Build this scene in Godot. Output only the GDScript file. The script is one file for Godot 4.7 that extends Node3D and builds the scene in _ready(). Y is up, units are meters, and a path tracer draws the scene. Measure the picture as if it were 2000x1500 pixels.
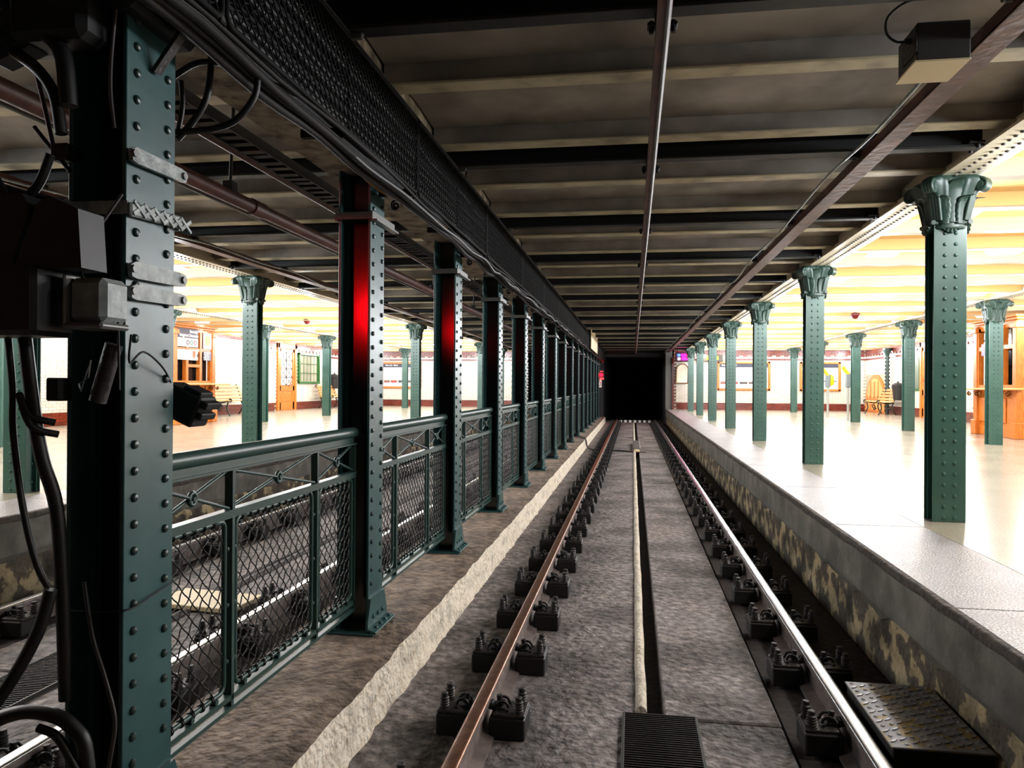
extends Node3D
# An underground station with two tracks: a row of riveted posts between them, a platform on either side.
# x to the right, y up (rail top = 0), the tracks run along -z. P(x, y, d) is a point d metres ahead of the camera.

const MIDX := -1.39          # centre line of the post row; the left half mirrors the right half about it
const BAY := 1.885
const PLAT := 0.44
const POSTS := 16

var mat := {}
var rng := RandomNumberGenerator.new()
var fnl := FastNoiseLite.new()

class MB:
	var v := PackedVector3Array()
	var n := PackedVector3Array()
	var u := PackedVector2Array()
	func tri(a: Vector3, b: Vector3, c: Vector3) -> void:
		var m := (b - a).cross(c - a).normalized()
		v.append(a); v.append(c); v.append(b)
		n.append(m); n.append(m); n.append(m)
	func quad(a: Vector3, b: Vector3, c: Vector3, d: Vector3) -> void:
		tri(a, b, c); tri(a, c, d)
	func tri3(a: Vector3, b: Vector3, c: Vector3, na: Vector3, nb: Vector3, nc: Vector3) -> void:
		v.append(a); v.append(c); v.append(b)
		n.append(na); n.append(nc); n.append(nb)
	func tri_out(a: Vector3, b: Vector3, c: Vector3, o: Vector3) -> void:
		if (b - a).cross(c - a).dot(a + b + c - 3.0 * o) < 0.0: tri(a, c, b)
		else: tri(a, b, c)
	func quad_out(a: Vector3, b: Vector3, c: Vector3, d: Vector3, o: Vector3) -> void:
		tri_out(a, b, c, o); tri_out(a, c, d, o)
	func cbox(c: Vector3, s: Vector3, b := Basis.IDENTITY, bev := 0.0) -> void:
		var h := s * 0.5
		if bev <= 0.0:
			var k: Array[Vector3] = []
			for i in 8: k.append(c + b * Vector3(h.x if i & 1 else -h.x, h.y if i & 2 else -h.y, h.z if i & 4 else -h.z))
			for f in [[0, 1, 3, 2], [4, 5, 7, 6], [0, 1, 5, 4], [2, 3, 7, 6], [0, 2, 6, 4], [1, 3, 7, 5]]:
				quad_out(k[f[0]], k[f[1]], k[f[2]], k[f[3]], c)
			return
		var q := {}
		for sx in [-1, 1]:
			for sy in [-1, 1]:
				for sz in [-1, 1]:
					for ax in 3:
						var p := Vector3(sx * (h.x - bev), sy * (h.y - bev), sz * (h.z - bev))
						p[ax] = [sx, sy, sz][ax] * h[ax]
						q[[sx, sy, sz, ax]] = c + b * p
		for ax in 3:
			for s1 in [-1, 1]:
				var ids := []
				for w in [[-1, -1], [1, -1], [1, 1], [-1, 1]]:
					var t := [0, 0, 0]
					t[ax] = s1; t[(ax + 1) % 3] = w[0]; t[(ax + 2) % 3] = w[1]
					ids.append(q[[t[0], t[1], t[2], ax]])
				quad_out(ids[0], ids[1], ids[2], ids[3], c)
				for s2 in [-1, 1]:
					var t1 := [0, 0, 0]
					var t2 := [0, 0, 0]
					t1[ax] = s1; t1[(ax + 1) % 3] = s2; t1[(ax + 2) % 3] = -1
					t2[ax] = s1; t2[(ax + 1) % 3] = s2; t2[(ax + 2) % 3] = 1
					quad_out(q[[t1[0], t1[1], t1[2], ax]], q[[t2[0], t2[1], t2[2], ax]], q[[t2[0], t2[1], t2[2], (ax + 1) % 3]], q[[t1[0], t1[1], t1[2], (ax + 1) % 3]], c)
		for sx in [-1, 1]:
			for sy in [-1, 1]:
				for sz in [-1, 1]:
					tri_out(q[[sx, sy, sz, 0]], q[[sx, sy, sz, 1]], q[[sx, sy, sz, 2]], c)
	func box(x0: float, x1: float, y0: float, y1: float, d0: float, d1: float, bev := 0.0) -> void:
		cbox(Vector3((x0 + x1) / 2, (y0 + y1) / 2, -(d0 + d1) / 2), Vector3(absf(x1 - x0), absf(y1 - y0), absf(d1 - d0)), Basis.IDENTITY, bev)
	func bar(a: Vector3, b: Vector3, w: float, h: float, up := Vector3.UP) -> void:
		var z := (b - a).normalized()
		if absf(z.dot(up)) > 0.99: up = Vector3.RIGHT
		var x := up.cross(z).normalized()
		cbox((a + b) / 2, Vector3(w, h, a.distance_to(b)), Basis(x, z.cross(x), z))
	func tube(p: Array, r: float, sides := 6, caps := true, r_end := -1.0) -> void:
		var m := p.size()
		if m < 2: return
		var t0: Vector3 = (p[1] - p[0]).normalized()
		var x := (Vector3.UP if absf(t0.y) < 0.9 else Vector3.RIGHT).cross(t0).normalized()
		var rings := []
		for i in m:
			var t: Vector3 = (p[mini(i + 1, m - 1)] - p[maxi(i - 1, 0)]).normalized()
			x = (x - t * x.dot(t)).normalized()
			var y := t.cross(x)
			var rr := r if r_end < 0.0 else lerpf(r, r_end, float(i) / (m - 1))
			var ring := []
			for k in sides:
				var a := TAU * k / sides
				var o := x * cos(a) + y * sin(a)
				ring.append([p[i] + o * rr, o])
			rings.append(ring)
		for i in m - 1:
			for k in sides:
				var a = rings[i][k]; var b = rings[i][(k + 1) % sides]; var c = rings[i + 1][(k + 1) % sides]; var d = rings[i + 1][k]
				tri3(a[0], b[0], c[0], a[1], b[1], c[1]); tri3(a[0], c[0], d[0], a[1], c[1], d[1])
		if caps:
			for k in range(1, sides - 1):
				tri(rings[0][0][0], rings[0][k + 1][0], rings[0][k][0])
				tri(rings[m - 1][0][0], rings[m - 1][k][0], rings[m - 1][k + 1][0])
	func lathe(prof: Array, seg: int, xf := Transform3D.IDENTITY) -> void:      # prof: Vector2(radius, height), rising
		for i in prof.size() - 1:
			var a: Vector2 = prof[i]
			var b: Vector2 = prof[i + 1]
			var e := Vector2(b.y - a.y, a.x - b.x).normalized()
			for k in seg:
				var t0 := TAU * k / seg
				var t1 := TAU * (k + 1) / seg
				var q0 := Vector3(cos(t0), 0, -sin(t0))
				var q1 := Vector3(cos(t1), 0, -sin(t1))
				var A := xf * (q0 * a.x + Vector3.UP * a.y)
				var B := xf * (q1 * a.x + Vector3.UP * a.y)
				var C := xf * (q1 * b.x + Vector3.UP * b.y)
				var D := xf * (q0 * b.x + Vector3.UP * b.y)
				var n0 := (xf.basis * (q0 * e.x + Vector3.UP * e.y)).normalized()
				var n1 := (xf.basis * (q1 * e.x + Vector3.UP * e.y)).normalized()
				if a.x > 1e-5: tri3(A, B, C, n0, n1, n1)
				if b.x > 1e-5: tri3(A, C, D, n0, n1, n0)
	func dome(c: Vector3, nn: Vector3, r: float, h := -1.0, seg := 8) -> void:
		if h < 0.0: h = r * 0.85
		var x := (Vector3.UP if absf(nn.y) < 0.9 else Vector3.RIGHT).cross(nn).normalized()
		lathe([Vector2(r, 0), Vector2(r * 0.94, h * 0.4), Vector2(r * 0.66, h * 0.8), Vector2(0, h)], seg, Transform3D(Basis(x, nn, x.cross(nn)), c))
	func cyl(a: Vector3, b: Vector3, r: float, seg := 10, r2 := -1.0) -> void:
		tube([a, b], r, seg, true, r2)
	func prism(poly: PackedVector2Array, h: float, xf := Transform3D.IDENTITY) -> void:   # polygon in xy, thick h along z, centred
		if Geometry2D.is_polygon_clockwise(poly): poly.reverse()
		var ix := Geometry2D.triangulate_polygon(poly)
		var f := func(p: Vector2, z: float) -> Vector3: return xf * Vector3(p.x, p.y, z)
		for i in range(0, ix.size(), 3):
			var a := poly[ix[i]]; var b := poly[ix[i + 1]]; var c := poly[ix[i + 2]]
			if (b - a).cross(c - a) < 0: var t := b; b = c; c = t
			tri(f.call(a, h / 2), f.call(b, h / 2), f.call(c, h / 2))
			tri(f.call(a, -h / 2), f.call(c, -h / 2), f.call(b, -h / 2))
		for i in poly.size():
			var a := poly[i]; var b := poly[(i + 1) % poly.size()]
			quad(f.call(a, -h / 2), f.call(b, -h / 2), f.call(b, h / 2), f.call(a, h / 2))
	func loft(rings: Array, caps := true) -> void:                              # closed rings of points, smooth; outside when rings turn left along the path
		var m := rings.size()
		var k: int = rings[0].size()
		var nm := []
		for i in m:
			var row := []
			for j in k:
				var du: Vector3 = rings[i][(j + 1) % k] - rings[i][(j + k - 1) % k]
				var dv: Vector3 = rings[mini(i + 1, m - 1)][j] - rings[maxi(i - 1, 0)][j]
				row.append(du.cross(dv).normalized())
			nm.append(row)
		for i in m - 1:
			for j in k:
				var j2 := (j + 1) % k
				tri3(rings[i][j], rings[i][j2], rings[i + 1][j2], nm[i][j], nm[i][j2], nm[i + 1][j2])
				tri3(rings[i][j], rings[i + 1][j2], rings[i + 1][j], nm[i][j], nm[i + 1][j2], nm[i + 1][j])
		if caps:
			for j in range(1, k - 1):
				tri(rings[0][0], rings[0][j + 1], rings[0][j])
				tri(rings[m - 1][0], rings[m - 1][j], rings[m - 1][j + 1])
	func sheet(rows: Array) -> void:                                            # open grid of points, smooth; rows[i][j], front is du x dv
		var m := rows.size()
		var k: int = rows[0].size()
		var nm := []
		for i in m:
			var row := []
			for j in k:
				var du: Vector3 = rows[i][mini(j + 1, k - 1)] - rows[i][maxi(j - 1, 0)]
				var dv: Vector3 = rows[mini(i + 1, m - 1)][j] - rows[maxi(i - 1, 0)][j]
				row.append(du.cross(dv).normalized())
			nm.append(row)
		for i in m - 1:
			for j in k - 1:
				tri3(rows[i][j], rows[i][j + 1], rows[i + 1][j + 1], nm[i][j], nm[i][j + 1], nm[i + 1][j + 1])
				tri3(rows[i][j], rows[i + 1][j + 1], rows[i + 1][j], nm[i][j], nm[i + 1][j + 1], nm[i + 1][j])
	func mesh() -> ArrayMesh:
		var a := []
		a.resize(Mesh.ARRAY_MAX)
		a[Mesh.ARRAY_VERTEX] = v
		a[Mesh.ARRAY_NORMAL] = n
		if u.size() == v.size(): a[Mesh.ARRAY_TEX_UV] = u
		var out := ArrayMesh.new()
		out.add_surface_from_arrays(Mesh.PRIMITIVE_TRIANGLES, a)
		return out

func P(x: float, y: float, d: float) -> Vector3: return Vector3(x, y, -d)
func mx(x: float, left: bool) -> float: return 2.0 * MIDX - x if left else x
func nth(k: int) -> String:
	return ["nearest", "second", "third", "fourth", "fifth", "sixth", "seventh", "eighth", "ninth", "tenth", "eleventh", "twelfth", "thirteenth", "fourteenth", "fifteenth", "sixteenth", "seventeenth", "eighteenth", "nineteenth", "twentieth"][k] if k < 20 else str(k + 1) + ("st" if (k + 1) % 10 == 1 else "nd" if (k + 1) % 10 == 2 else "rd" if (k + 1) % 10 == 3 else "th")
func tag(o: Node, label: String, category: String, group := "") -> Node:
	o.set_meta("label", label); o.set_meta("category", category)
	if group: o.set_meta("group", group)
	return o
func thing(called: String, label: String, category: String, at := Vector3.ZERO, group := "") -> Node3D:
	var o := Node3D.new()
	o.name = called
	add_child(o, true)
	o.position = at
	tag(o, label, category, group)
	return o
func put(called: String, m: Mesh, material: Material, parent: Node = null, xf := Transform3D.IDENTITY) -> MeshInstance3D:
	var o := MeshInstance3D.new()
	o.name = called
	o.mesh = m
	o.material_override = material
	o.transform = xf
	(parent if parent else self).add_child(o, true)
	return o
func part(called: String, b: MB, material: Material, parent: Node = null) -> MeshInstance3D:
	return put(called, b.mesh(), material, parent)
func struct(called: String, b: MB, material: Material) -> MeshInstance3D:
	var o := part(called, b, material)
	o.set_meta("kind", "structure")
	return o
func stuff(o: Node) -> Node:
	o.set_meta("kind", "stuff")
	return o
func many(called: String, m: Mesh, material: Material, xfs: Array, parent: Node) -> MultiMeshInstance3D:
	var mm := MultiMesh.new()
	mm.transform_format = MultiMesh.TRANSFORM_3D
	mm.mesh = m
	mm.instance_count = xfs.size()
	for i in xfs.size(): mm.set_instance_transform(i, xfs[i])
	var o := MultiMeshInstance3D.new()
	o.name = called
	o.multimesh = mm
	o.material_override = material
	o.set_meta("kind", "stuff")
	parent.add_child(o, true)
	return o
func copy(o: Node3D, at: Vector3, label: String) -> Node3D:
	var c: Node3D = o.duplicate()
	c.name = o.name
	add_child(c, true)
	c.position = at
	c.set_meta("label", label)
	return c
func curve(pts: Array, per := 6) -> Array:                                       # Catmull-Rom through the points
	var out := []
	for i in pts.size() - 1:
		var a: Vector3 = pts[maxi(i - 1, 0)]
		var b: Vector3 = pts[i]
		var c: Vector3 = pts[i + 1]
		var d: Vector3 = pts[mini(i + 2, pts.size() - 1)]
		for k in per: out.append(b.cubic_interpolate(c, a, d, float(k) / per))
	out.append(pts[-1])
	return out

# ---- materials -------------------------------------------------------------------------------------------------------------
func plain(c: Color, rough := 0.6, metal := 0.0) -> StandardMaterial3D:
	var m := StandardMaterial3D.new()
	m.albedo_color = c
	m.roughness = rough
	m.metallic = metal
	return m
func noise_tex(stops: Array, freq: float, kind := FastNoiseLite.TYPE_SIMPLEX_SMOOTH, oct := 5, sd := 1, size := 512) -> NoiseTexture2D:
	var nz := FastNoiseLite.new()
	nz.noise_type = kind
	nz.frequency = freq
	nz.fractal_octaves = oct
	nz.seed = sd
	var t := NoiseTexture2D.new()
	t.width = size; t.height = size
	t.seamless = true
	t.seamless_blend_skirt = 0.25
	t.noise = nz
	var g := Gradient.new()
	g.offsets = PackedFloat32Array(stops.map(func(s): return s[0]))
	g.colors = PackedColorArray(stops.map(func(s): return s[1]))
	t.color_ramp = g
	return t
func rough_mat(stops: Array, freq: float, scale: float, rough: float, bump_cm := 0.0, bump_freq := 0.05, coarse := [], coarse_scale := 0.2, sd := 1) -> StandardMaterial3D:
	var m := StandardMaterial3D.new()
	m.albedo_texture = noise_tex(stops, freq, FastNoiseLite.TYPE_SIMPLEX_SMOOTH, 5, sd)
	m.uv1_triplanar = true
	m.uv1_world_triplanar = true
	m.uv1_scale = Vector3.ONE * scale
	m.roughness = rough
	if bump_cm > 0.0:
		m.heightmap_enabled = true
		m.heightmap_texture = noise_tex([[0.0, Color.BLACK], [1.0, Color.WHITE]], bump_freq, FastNoiseLite.TYPE_SIMPLEX_SMOOTH, 5, sd + 7)
		m.heightmap_scale = bump_cm
	if coarse:
		m.detail_enabled = true
		m.detail_albedo = noise_tex(coarse, 0.008, FastNoiseLite.TYPE_SIMPLEX_SMOOTH, 5, sd + 3)
		m.detail_blend_mode = BaseMaterial3D.BLEND_MODE_MUL
		m.detail_uv_layer = BaseMaterial3D.DETAIL_UV_2
		m.uv2_triplanar = true
		m.uv2_world_triplanar = true
		m.uv2_scale = Vector3.ONE * coarse_scale
	return m
func g(x: float) -> Color: return Color(x, x, x)
func picture(w: int, h: int, bg: Color, rects: Array) -> ImageTexture:
	var im := Image.create(w, h, false, Image.FORMAT_RGB8)
	im.fill(bg)
	for r in rects: im.fill_rect(Rect2i(r[0], r[1], r[2], r[3]), r[4])
	return ImageTexture.create_from_image(im)
func printed(t: Texture2D, rough := 0.4) -> StandardMaterial3D:
	var m := plain(Color.WHITE, rough)
	m.albedo_texture = t
	return m
func face(a: Vector3, b: Vector3, c: Vector3, d: Vector3) -> MB:                 # a printed face: lower left, lower right, upper right, upper left
	var m := MB.new()
	m.quad(a, b, c, d)
	for q in [Vector2(0, 1), Vector2(1, 0), Vector2(1, 1), Vector2(0, 1), Vector2(0, 0), Vector2(1, 0)]: m.u.append(q)
	return m
func lettering(text: String, size: float, material: Material, parent: Node, xf: Transform3D, font := "Droid Sans", weight := 400, italic := false, sx := 1.0) -> void:
	var f := SystemFont.new()
	f.font_names = PackedStringArray([font])
	f.font_weight = weight
	f.font_italic = italic
	var t := TextMesh.new()
	t.text = text
	t.font = f
	t.font_size = 32
	t.pixel_size = size / 32.0
	t.depth = 0.004
	put("lettering", t, material, parent, xf.scaled_local(Vector3(sx, 1, 1)))

func make_materials() -> void:
	var W := Color.WHITE
	mat.bed = rough_mat([[0.0, Color(0.36, 0.335, 0.335)], [0.45, Color(0.55, 0.525, 0.525)], [0.75, Color(0.67, 0.64, 0.64)], [1.0, Color(0.82, 0.79, 0.785)]], 0.03, 0.9, 0.72, 1.3, 0.03, [[0.0, g(0.5)], [0.42, g(0.78)], [0.62, g(0.95)], [1.0, g(1.0)]], 0.35, 3)
	mat.bed_dark = rough_mat([[0.0, Color(0.13, 0.11, 0.11)], [0.6, Color(0.21, 0.18, 0.17)], [1.0, Color(0.30, 0.27, 0.25)]], 0.03, 0.9, 0.8, 0.6, 0.045, [], 0.3, 5)
	mat.curb_top = rough_mat([[0.0, Color(0.36, 0.30, 0.26)], [0.5, Color(0.55, 0.48, 0.42)], [1.0, Color(0.72, 0.65, 0.58)]], 0.025, 0.8, 0.85, 0.9, 0.05, [[0.0, g(0.6)], [0.6, g(0.95)], [1.0, W]], 0.5, 11)
	mat.plaster = rough_mat([[0.0, Color(0.60, 0.54, 0.47)], [0.3, Color(0.88, 0.84, 0.77)], [1.0, Color(0.97, 0.95, 0.90)]], 0.03, 0.9, 0.85, 1.6, 0.05, [[0.0, g(0.7)], [0.5, W], [1.0, W]], 0.7, 21)
	mat.lip = rough_mat([[0.0, Color(0.16, 0.14, 0.13)], [0.5, Color(0.30, 0.27, 0.25)], [1.0, Color(0.42, 0.39, 0.36)]], 0.03, 0.9, 0.85, 0.8, 0.05, [], 0.3, 31)
	mat.platwall = rough_mat([[0.0, Color(0.36, 0.345, 0.325)], [0.6, Color(0.45, 0.44, 0.41)], [1.0, Color(0.52, 0.51, 0.48)]], 0.012, 0.6, 0.7, 0.3, 0.05, [[0.0, g(0.7)], [0.5, W], [1.0, W]], 0.4, 41)
	mat.peel = rough_mat([[0.0, Color(0.30, 0.265, 0.23)], [0.50, Color(0.43, 0.39, 0.34)], [0.55, Color(0.50, 0.45, 0.38)], [0.58, Color(0.76, 0.69, 0.54)], [1.0, Color(0.84, 0.78, 0.64)]], 0.011, 0.8, 0.8, 0.8, 0.05, [[0.0, g(0.6)], [0.6, W], [1.0, W]], 0.6, 51)
	mat.granite = rough_mat([[0.0, Color(0.20, 0.19, 0.195)], [0.42, Color(0.41, 0.40, 0.405)], [0.6, Color(0.60, 0.59, 0.595)], [1.0, Color(0.82, 0.81, 0.81)]], 0.12, 1.3, 0.42, 0.25, 0.12, [[0.0, g(0.82)], [0.6, W], [1.0, W]], 0.4, 61)
	mat.terrazzo = rough_mat([[0.0, Color(0.57, 0.545, 0.48)], [0.5, Color(0.64, 0.62, 0.56)], [1.0, Color(0.70, 0.68, 0.63)]], 0.1, 1.0, 0.22, 0.0, 0.05, [[0.0, g(0.92)], [1.0, W]], 0.25, 71)
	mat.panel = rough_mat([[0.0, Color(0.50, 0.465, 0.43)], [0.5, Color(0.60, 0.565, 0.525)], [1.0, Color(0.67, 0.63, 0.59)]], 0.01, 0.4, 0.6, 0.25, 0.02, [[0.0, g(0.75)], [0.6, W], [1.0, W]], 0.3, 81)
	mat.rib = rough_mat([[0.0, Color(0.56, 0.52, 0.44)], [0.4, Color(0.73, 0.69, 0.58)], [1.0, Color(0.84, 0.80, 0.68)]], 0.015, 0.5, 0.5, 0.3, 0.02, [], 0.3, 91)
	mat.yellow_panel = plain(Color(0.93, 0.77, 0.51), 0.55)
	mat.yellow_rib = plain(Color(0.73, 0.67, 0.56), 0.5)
	mat.girder = plain(Color(0.80, 0.76, 0.66), 0.45)
	mat.girder_rivet = plain(Color(0.30, 0.27, 0.24), 0.5)
	mat.green = rough_mat([[0.0, Color(0.145, 0.27, 0.275)], [0.5, Color(0.175, 0.315, 0.32)], [1.0, Color(0.225, 0.36, 0.36)]], 0.01, 0.5, 0.36, 0.08, 0.02, [], 0.3, 101)
	mat.web = plain(Color(0.28, 0.29, 0.29), 0.15, 0.93)
	mat.green_dark = plain(Color(0.14, 0.215, 0.20), 0.35)
	mat.column = rough_mat([[0.0, Color(0.15, 0.28, 0.245)], [0.5, Color(0.18, 0.315, 0.28)], [1.0, Color(0.21, 0.35, 0.31)]], 0.008, 0.5, 0.33, 0.06, 0.02, [], 0.3, 111)
	mat.capital = plain(Color(0.15, 0.235, 0.20), 0.42)
	mat.rail_green = plain(Color(0.17, 0.27, 0.255), 0.38)
	mat.wire = plain(Color(0.055, 0.055, 0.05), 0.45)
	mat.beam_black = plain(Color(0.035, 0.033, 0.033), 0.6)
	mat.black = plain(Color(0.05, 0.047, 0.048), 0.6)
	mat.tray = plain(Color(0.06, 0.052, 0.045), 0.75)
	mat.tray.metallic_specular = 0.25
	mat.sling = plain(Color(0.135, 0.115, 0.108), 0.7)
	mat.sling.metallic_specular = 0.3
	mat.rubber = plain(Color(0.065, 0.058, 0.062), 0.5)
	mat.iron = rough_mat([[0.0, Color(0.10, 0.09, 0.09)], [0.6, Color(0.19, 0.17, 0.165)], [1.0, Color(0.28, 0.25, 0.24)]], 0.05, 1.5, 0.55, 0.3, 0.06, [], 0.3, 121)
	mat.grate = plain(Color(0.23, 0.225, 0.21), 0.5, 0.2)
	mat.grey_iron = plain(Color(0.45, 0.45, 0.44), 0.45, 0.3)
	mat.zinc = rough_mat([[0.0, Color(0.40, 0.43, 0.43)], [0.5, Color(0.56, 0.59, 0.58)], [1.0, Color(0.70, 0.72, 0.71)]], 0.02, 1.6, 0.45, 0.15, 0.04, [], 0.3, 131)
	mat.rust = rough_mat([[0.0, Color(0.25, 0.135, 0.11)], [0.5, Color(0.345, 0.19, 0.15)], [1.0, Color(0.43, 0.255, 0.20)]], 0.015, 0.7, 0.5, 0.15, 0.03, [], 0.3, 141)
	mat.rail_side = rough_mat([[0.0, Color(0.33, 0.29, 0.28)], [0.5, Color(0.45, 0.41, 0.40)], [1.0, Color(0.55, 0.5, 0.49)]], 0.02, 0.9, 0.55, 0.15, 0.05, [], 0.3, 151)
	mat.rail_bright = rough_mat([[0.0, Color(0.72, 0.72, 0.72)], [1.0, Color(0.9, 0.9, 0.9)]], 0.05, 0.8, 0.26, 0.0, 0.05, [], 0.3, 161)
	mat.rail_bright.metallic = 1.0
	mat.rail_rusty = rough_mat([[0.0, Color(0.46, 0.32, 0.24)], [0.5, Color(0.56, 0.40, 0.31)], [1.0, Color(0.66, 0.49, 0.39)]], 0.03, 0.8, 0.34, 0.0, 0.05, [], 0.3, 171)
	mat.rail_rusty.metallic = 0.75
	mat.brick_white = plain(Color(0.82, 0.81, 0.77), 0.2)
	mat.brick_white_b = plain(Color(0.79, 0.775, 0.73), 0.22)
	mat.brick_red = plain(Color(0.41, 0.145, 0.09), 0.28)
	mat.brick_red_b = plain(Color(0.34, 0.115, 0.075), 0.28)
	mat.mortar = plain(Color(0.66, 0.63, 0.56), 0.9)
	mat.mortar_red = plain(Color(0.45, 0.28, 0.22), 0.9)
	mat.wood = rough_mat([[0.0, Color(0.64, 0.33, 0.09)], [0.5, Color(0.76, 0.43, 0.14)], [1.0, Color(0.84, 0.53, 0.21)]], 0.02, 0.8, 0.35, 0.0, 0.05, [], 0.3, 181)
	mat.wood.uv1_scale = Vector3(3.0, 0.5, 3.0)
	mat.wood_light = rough_mat([[0.0, Color(0.80, 0.55, 0.30)], [1.0, Color(0.90, 0.68, 0.42)]], 0.02, 0.8, 0.4, 0.0, 0.05, [], 0.3, 191)
	mat.wood_light.uv1_scale = Vector3(2.0, 4.0, 0.5)
	mat.slat = plain(Color(0.82, 0.52, 0.28), 0.42)
	mat.slat_pale = plain(Color(0.90, 0.72, 0.48), 0.42)
	mat.glass_dark = plain(Color(0.10, 0.09, 0.085), 0.08)
	mat.glass = plain(Color(0.92, 0.95, 0.93, 0.12), 0.03)
	mat.glass.transparency = BaseMaterial3D.TRANSPARENCY_ALPHA
	mat.white_paint = plain(Color(0.90, 0.89, 0.86), 0.4)
	mat.cream_board = plain(Color(0.93, 0.86, 0.70), 0.5)
	mat.mirror = plain(Color(0.88, 0.88, 0.88), 0.04, 1.0)
	mat.yellow = plain(Color(0.95, 0.74, 0.02), 0.35)
	mat.yellow_cable = plain(Color(0.62, 0.44, 0.10), 0.55)
	mat.soot = rough_mat([[0.0, Color(0.05, 0.05, 0.055)], [1.0, Color(0.10, 0.10, 0.105)]], 0.02, 0.5, 0.9, 0.0, 0.05, [], 0.3, 201)
	mat.tunnel_grey = plain(Color(0.36, 0.355, 0.34), 0.8)
	mat.window_green = plain(Color(0.10, 0.34, 0.10), 0.4)
	mat.curtain = plain(Color(0.55, 0.54, 0.47), 0.9)
	mat.lamp = plain(Color(0.95, 0.95, 0.95), 0.4)
	mat.lamp.emission_enabled = true
	mat.lamp.emission = Color(1.0, 0.97, 0.95)
	mat.lamp.emission_energy_multiplier = 9.0
	mat.ink = plain(Color(0.08, 0.08, 0.09), 0.5)
	mat.ink_white = plain(Color(0.93, 0.93, 0.93), 0.5)
	mat.red_paint = plain(Color(0.36, 0.05, 0.04), 0.4)
	mat.white_beam = rough_mat([[0.0, Color(0.42, 0.37, 0.31)], [0.4, Color(0.66, 0.60, 0.52)], [1.0, Color(0.80, 0.75, 0.66)]], 0.02, 0.8, 0.85, 1.2, 0.04, [[0.0, g(0.6)], [0.5, W], [1.0, W]], 0.8, 211)
func glow(c: Color, k: float) -> StandardMaterial3D:
	var m := plain(c, 0.4)
	m.emission_enabled = true
	m.emission = c
	m.emission_energy_multiplier = k
	return m

# ---- the scene -------------------------------------------------------------------------------------------------------------
func _ready() -> void:
	var cam := Camera3D.new()
	cam.name = "camera"
	cam.fov = 2.0 * rad_to_deg(atan(0.5))
	cam.near = 0.05
	cam.far = 200.0
	var yaw := atan(236.0 / 1500.0)
	var pitch := atan(3.0 / 1500.0)
	cam.transform = Transform3D(Basis(Vector3.UP, yaw) * Basis(Vector3.RIGHT, pitch) * Basis(Vector3.BACK, 0.006), P(0, 1.317, 0))
	add_child(cam)
	cam.current = true
	var we := WorldEnvironment.new()
	we.name = "environment"
	var e := Environment.new()
	e.background_mode = Environment.BG_COLOR
	e.background_color = Color.BLACK
	e.ambient_light_source = Environment.AMBIENT_SOURCE_DISABLED
	e.tonemap_mode = Environment.TONE_MAPPER_LINEAR
	e.tonemap_exposure = 1.2
	e.sdfgi_enabled = true
	e.ssao_enabled = true
	e.ssil_enabled = true
	we.environment = e
	add_child(we)
	rng.seed = 7
	fnl.noise_type = FastNoiseLite.TYPE_SIMPLEX_SMOOTH
	fnl.frequency = 1.0
	fnl.fractal_octaves = 4
	make_materials()
	build_lights()
	build_floors()
	build_ceiling()
	build_walls()
	build_tunnels()
	build_tracks()
	build_posts()
	build_railings()
	build_columns()
	build_overhead()
	build_tray()
	build_kiosks()
	build_furniture()
	build_signs()
	build_post_gear()

# ---- lamps -----------------------------------------------------------------------------------------------------------------
const LAMP_ENERGY := 1.1
func build_lights() -> void:
	var frame := MB.new()
	frame.box(-0.15, 0.15, 0.004, 0.05, -0.10, 0.10, 0.006)
	var fm := frame.mesh()
	var dif := MB.new()
	dif.box(-0.13, 0.13, -0.012, 0.006, -0.08, 0.08, 0.006)
	var dm := dif.mesh()
	for left in [false, true]:
		var side := "left" if left else "right"
		var row := 0
		for x in [2.55, 3.72, 4.95, 6.7, 7.9]:
			var k := 0
			for i in range(-3, 12):
				var d := 8.47 + BAY * i
				if x > 6.0 and d < 5.0: continue
				var at := P(mx(x, left) + (0.0 if not left else -0.12), 2.695, d)
				if d > 2.0:
					var t := thing("ceiling_light", "white square ceiling lamp over the %s platform, %s along the %s row from the tracks" % [side, nth(k), nth(row).replace("nearest", "first")], "lamp", at, "ceiling lamps over the platforms")
					put("frame", fm, mat.white_paint, t)
					put("diffuser", dm, mat.lamp, t)
					k += 1
				var l := OmniLight3D.new()
				l.name = "lamp_light"
				l.light_size = 0.09
				l.light_energy = LAMP_ENERGY
				l.light_color = Color(0.955, 0.975, 1.0)
				l.omni_range = 60.0
				l.omni_attenuation = 2.0
				l.shadow_enabled = true
				l.position = at + Vector3(0, -0.15, 0)
				add_child(l, true)
			row += 1

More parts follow.
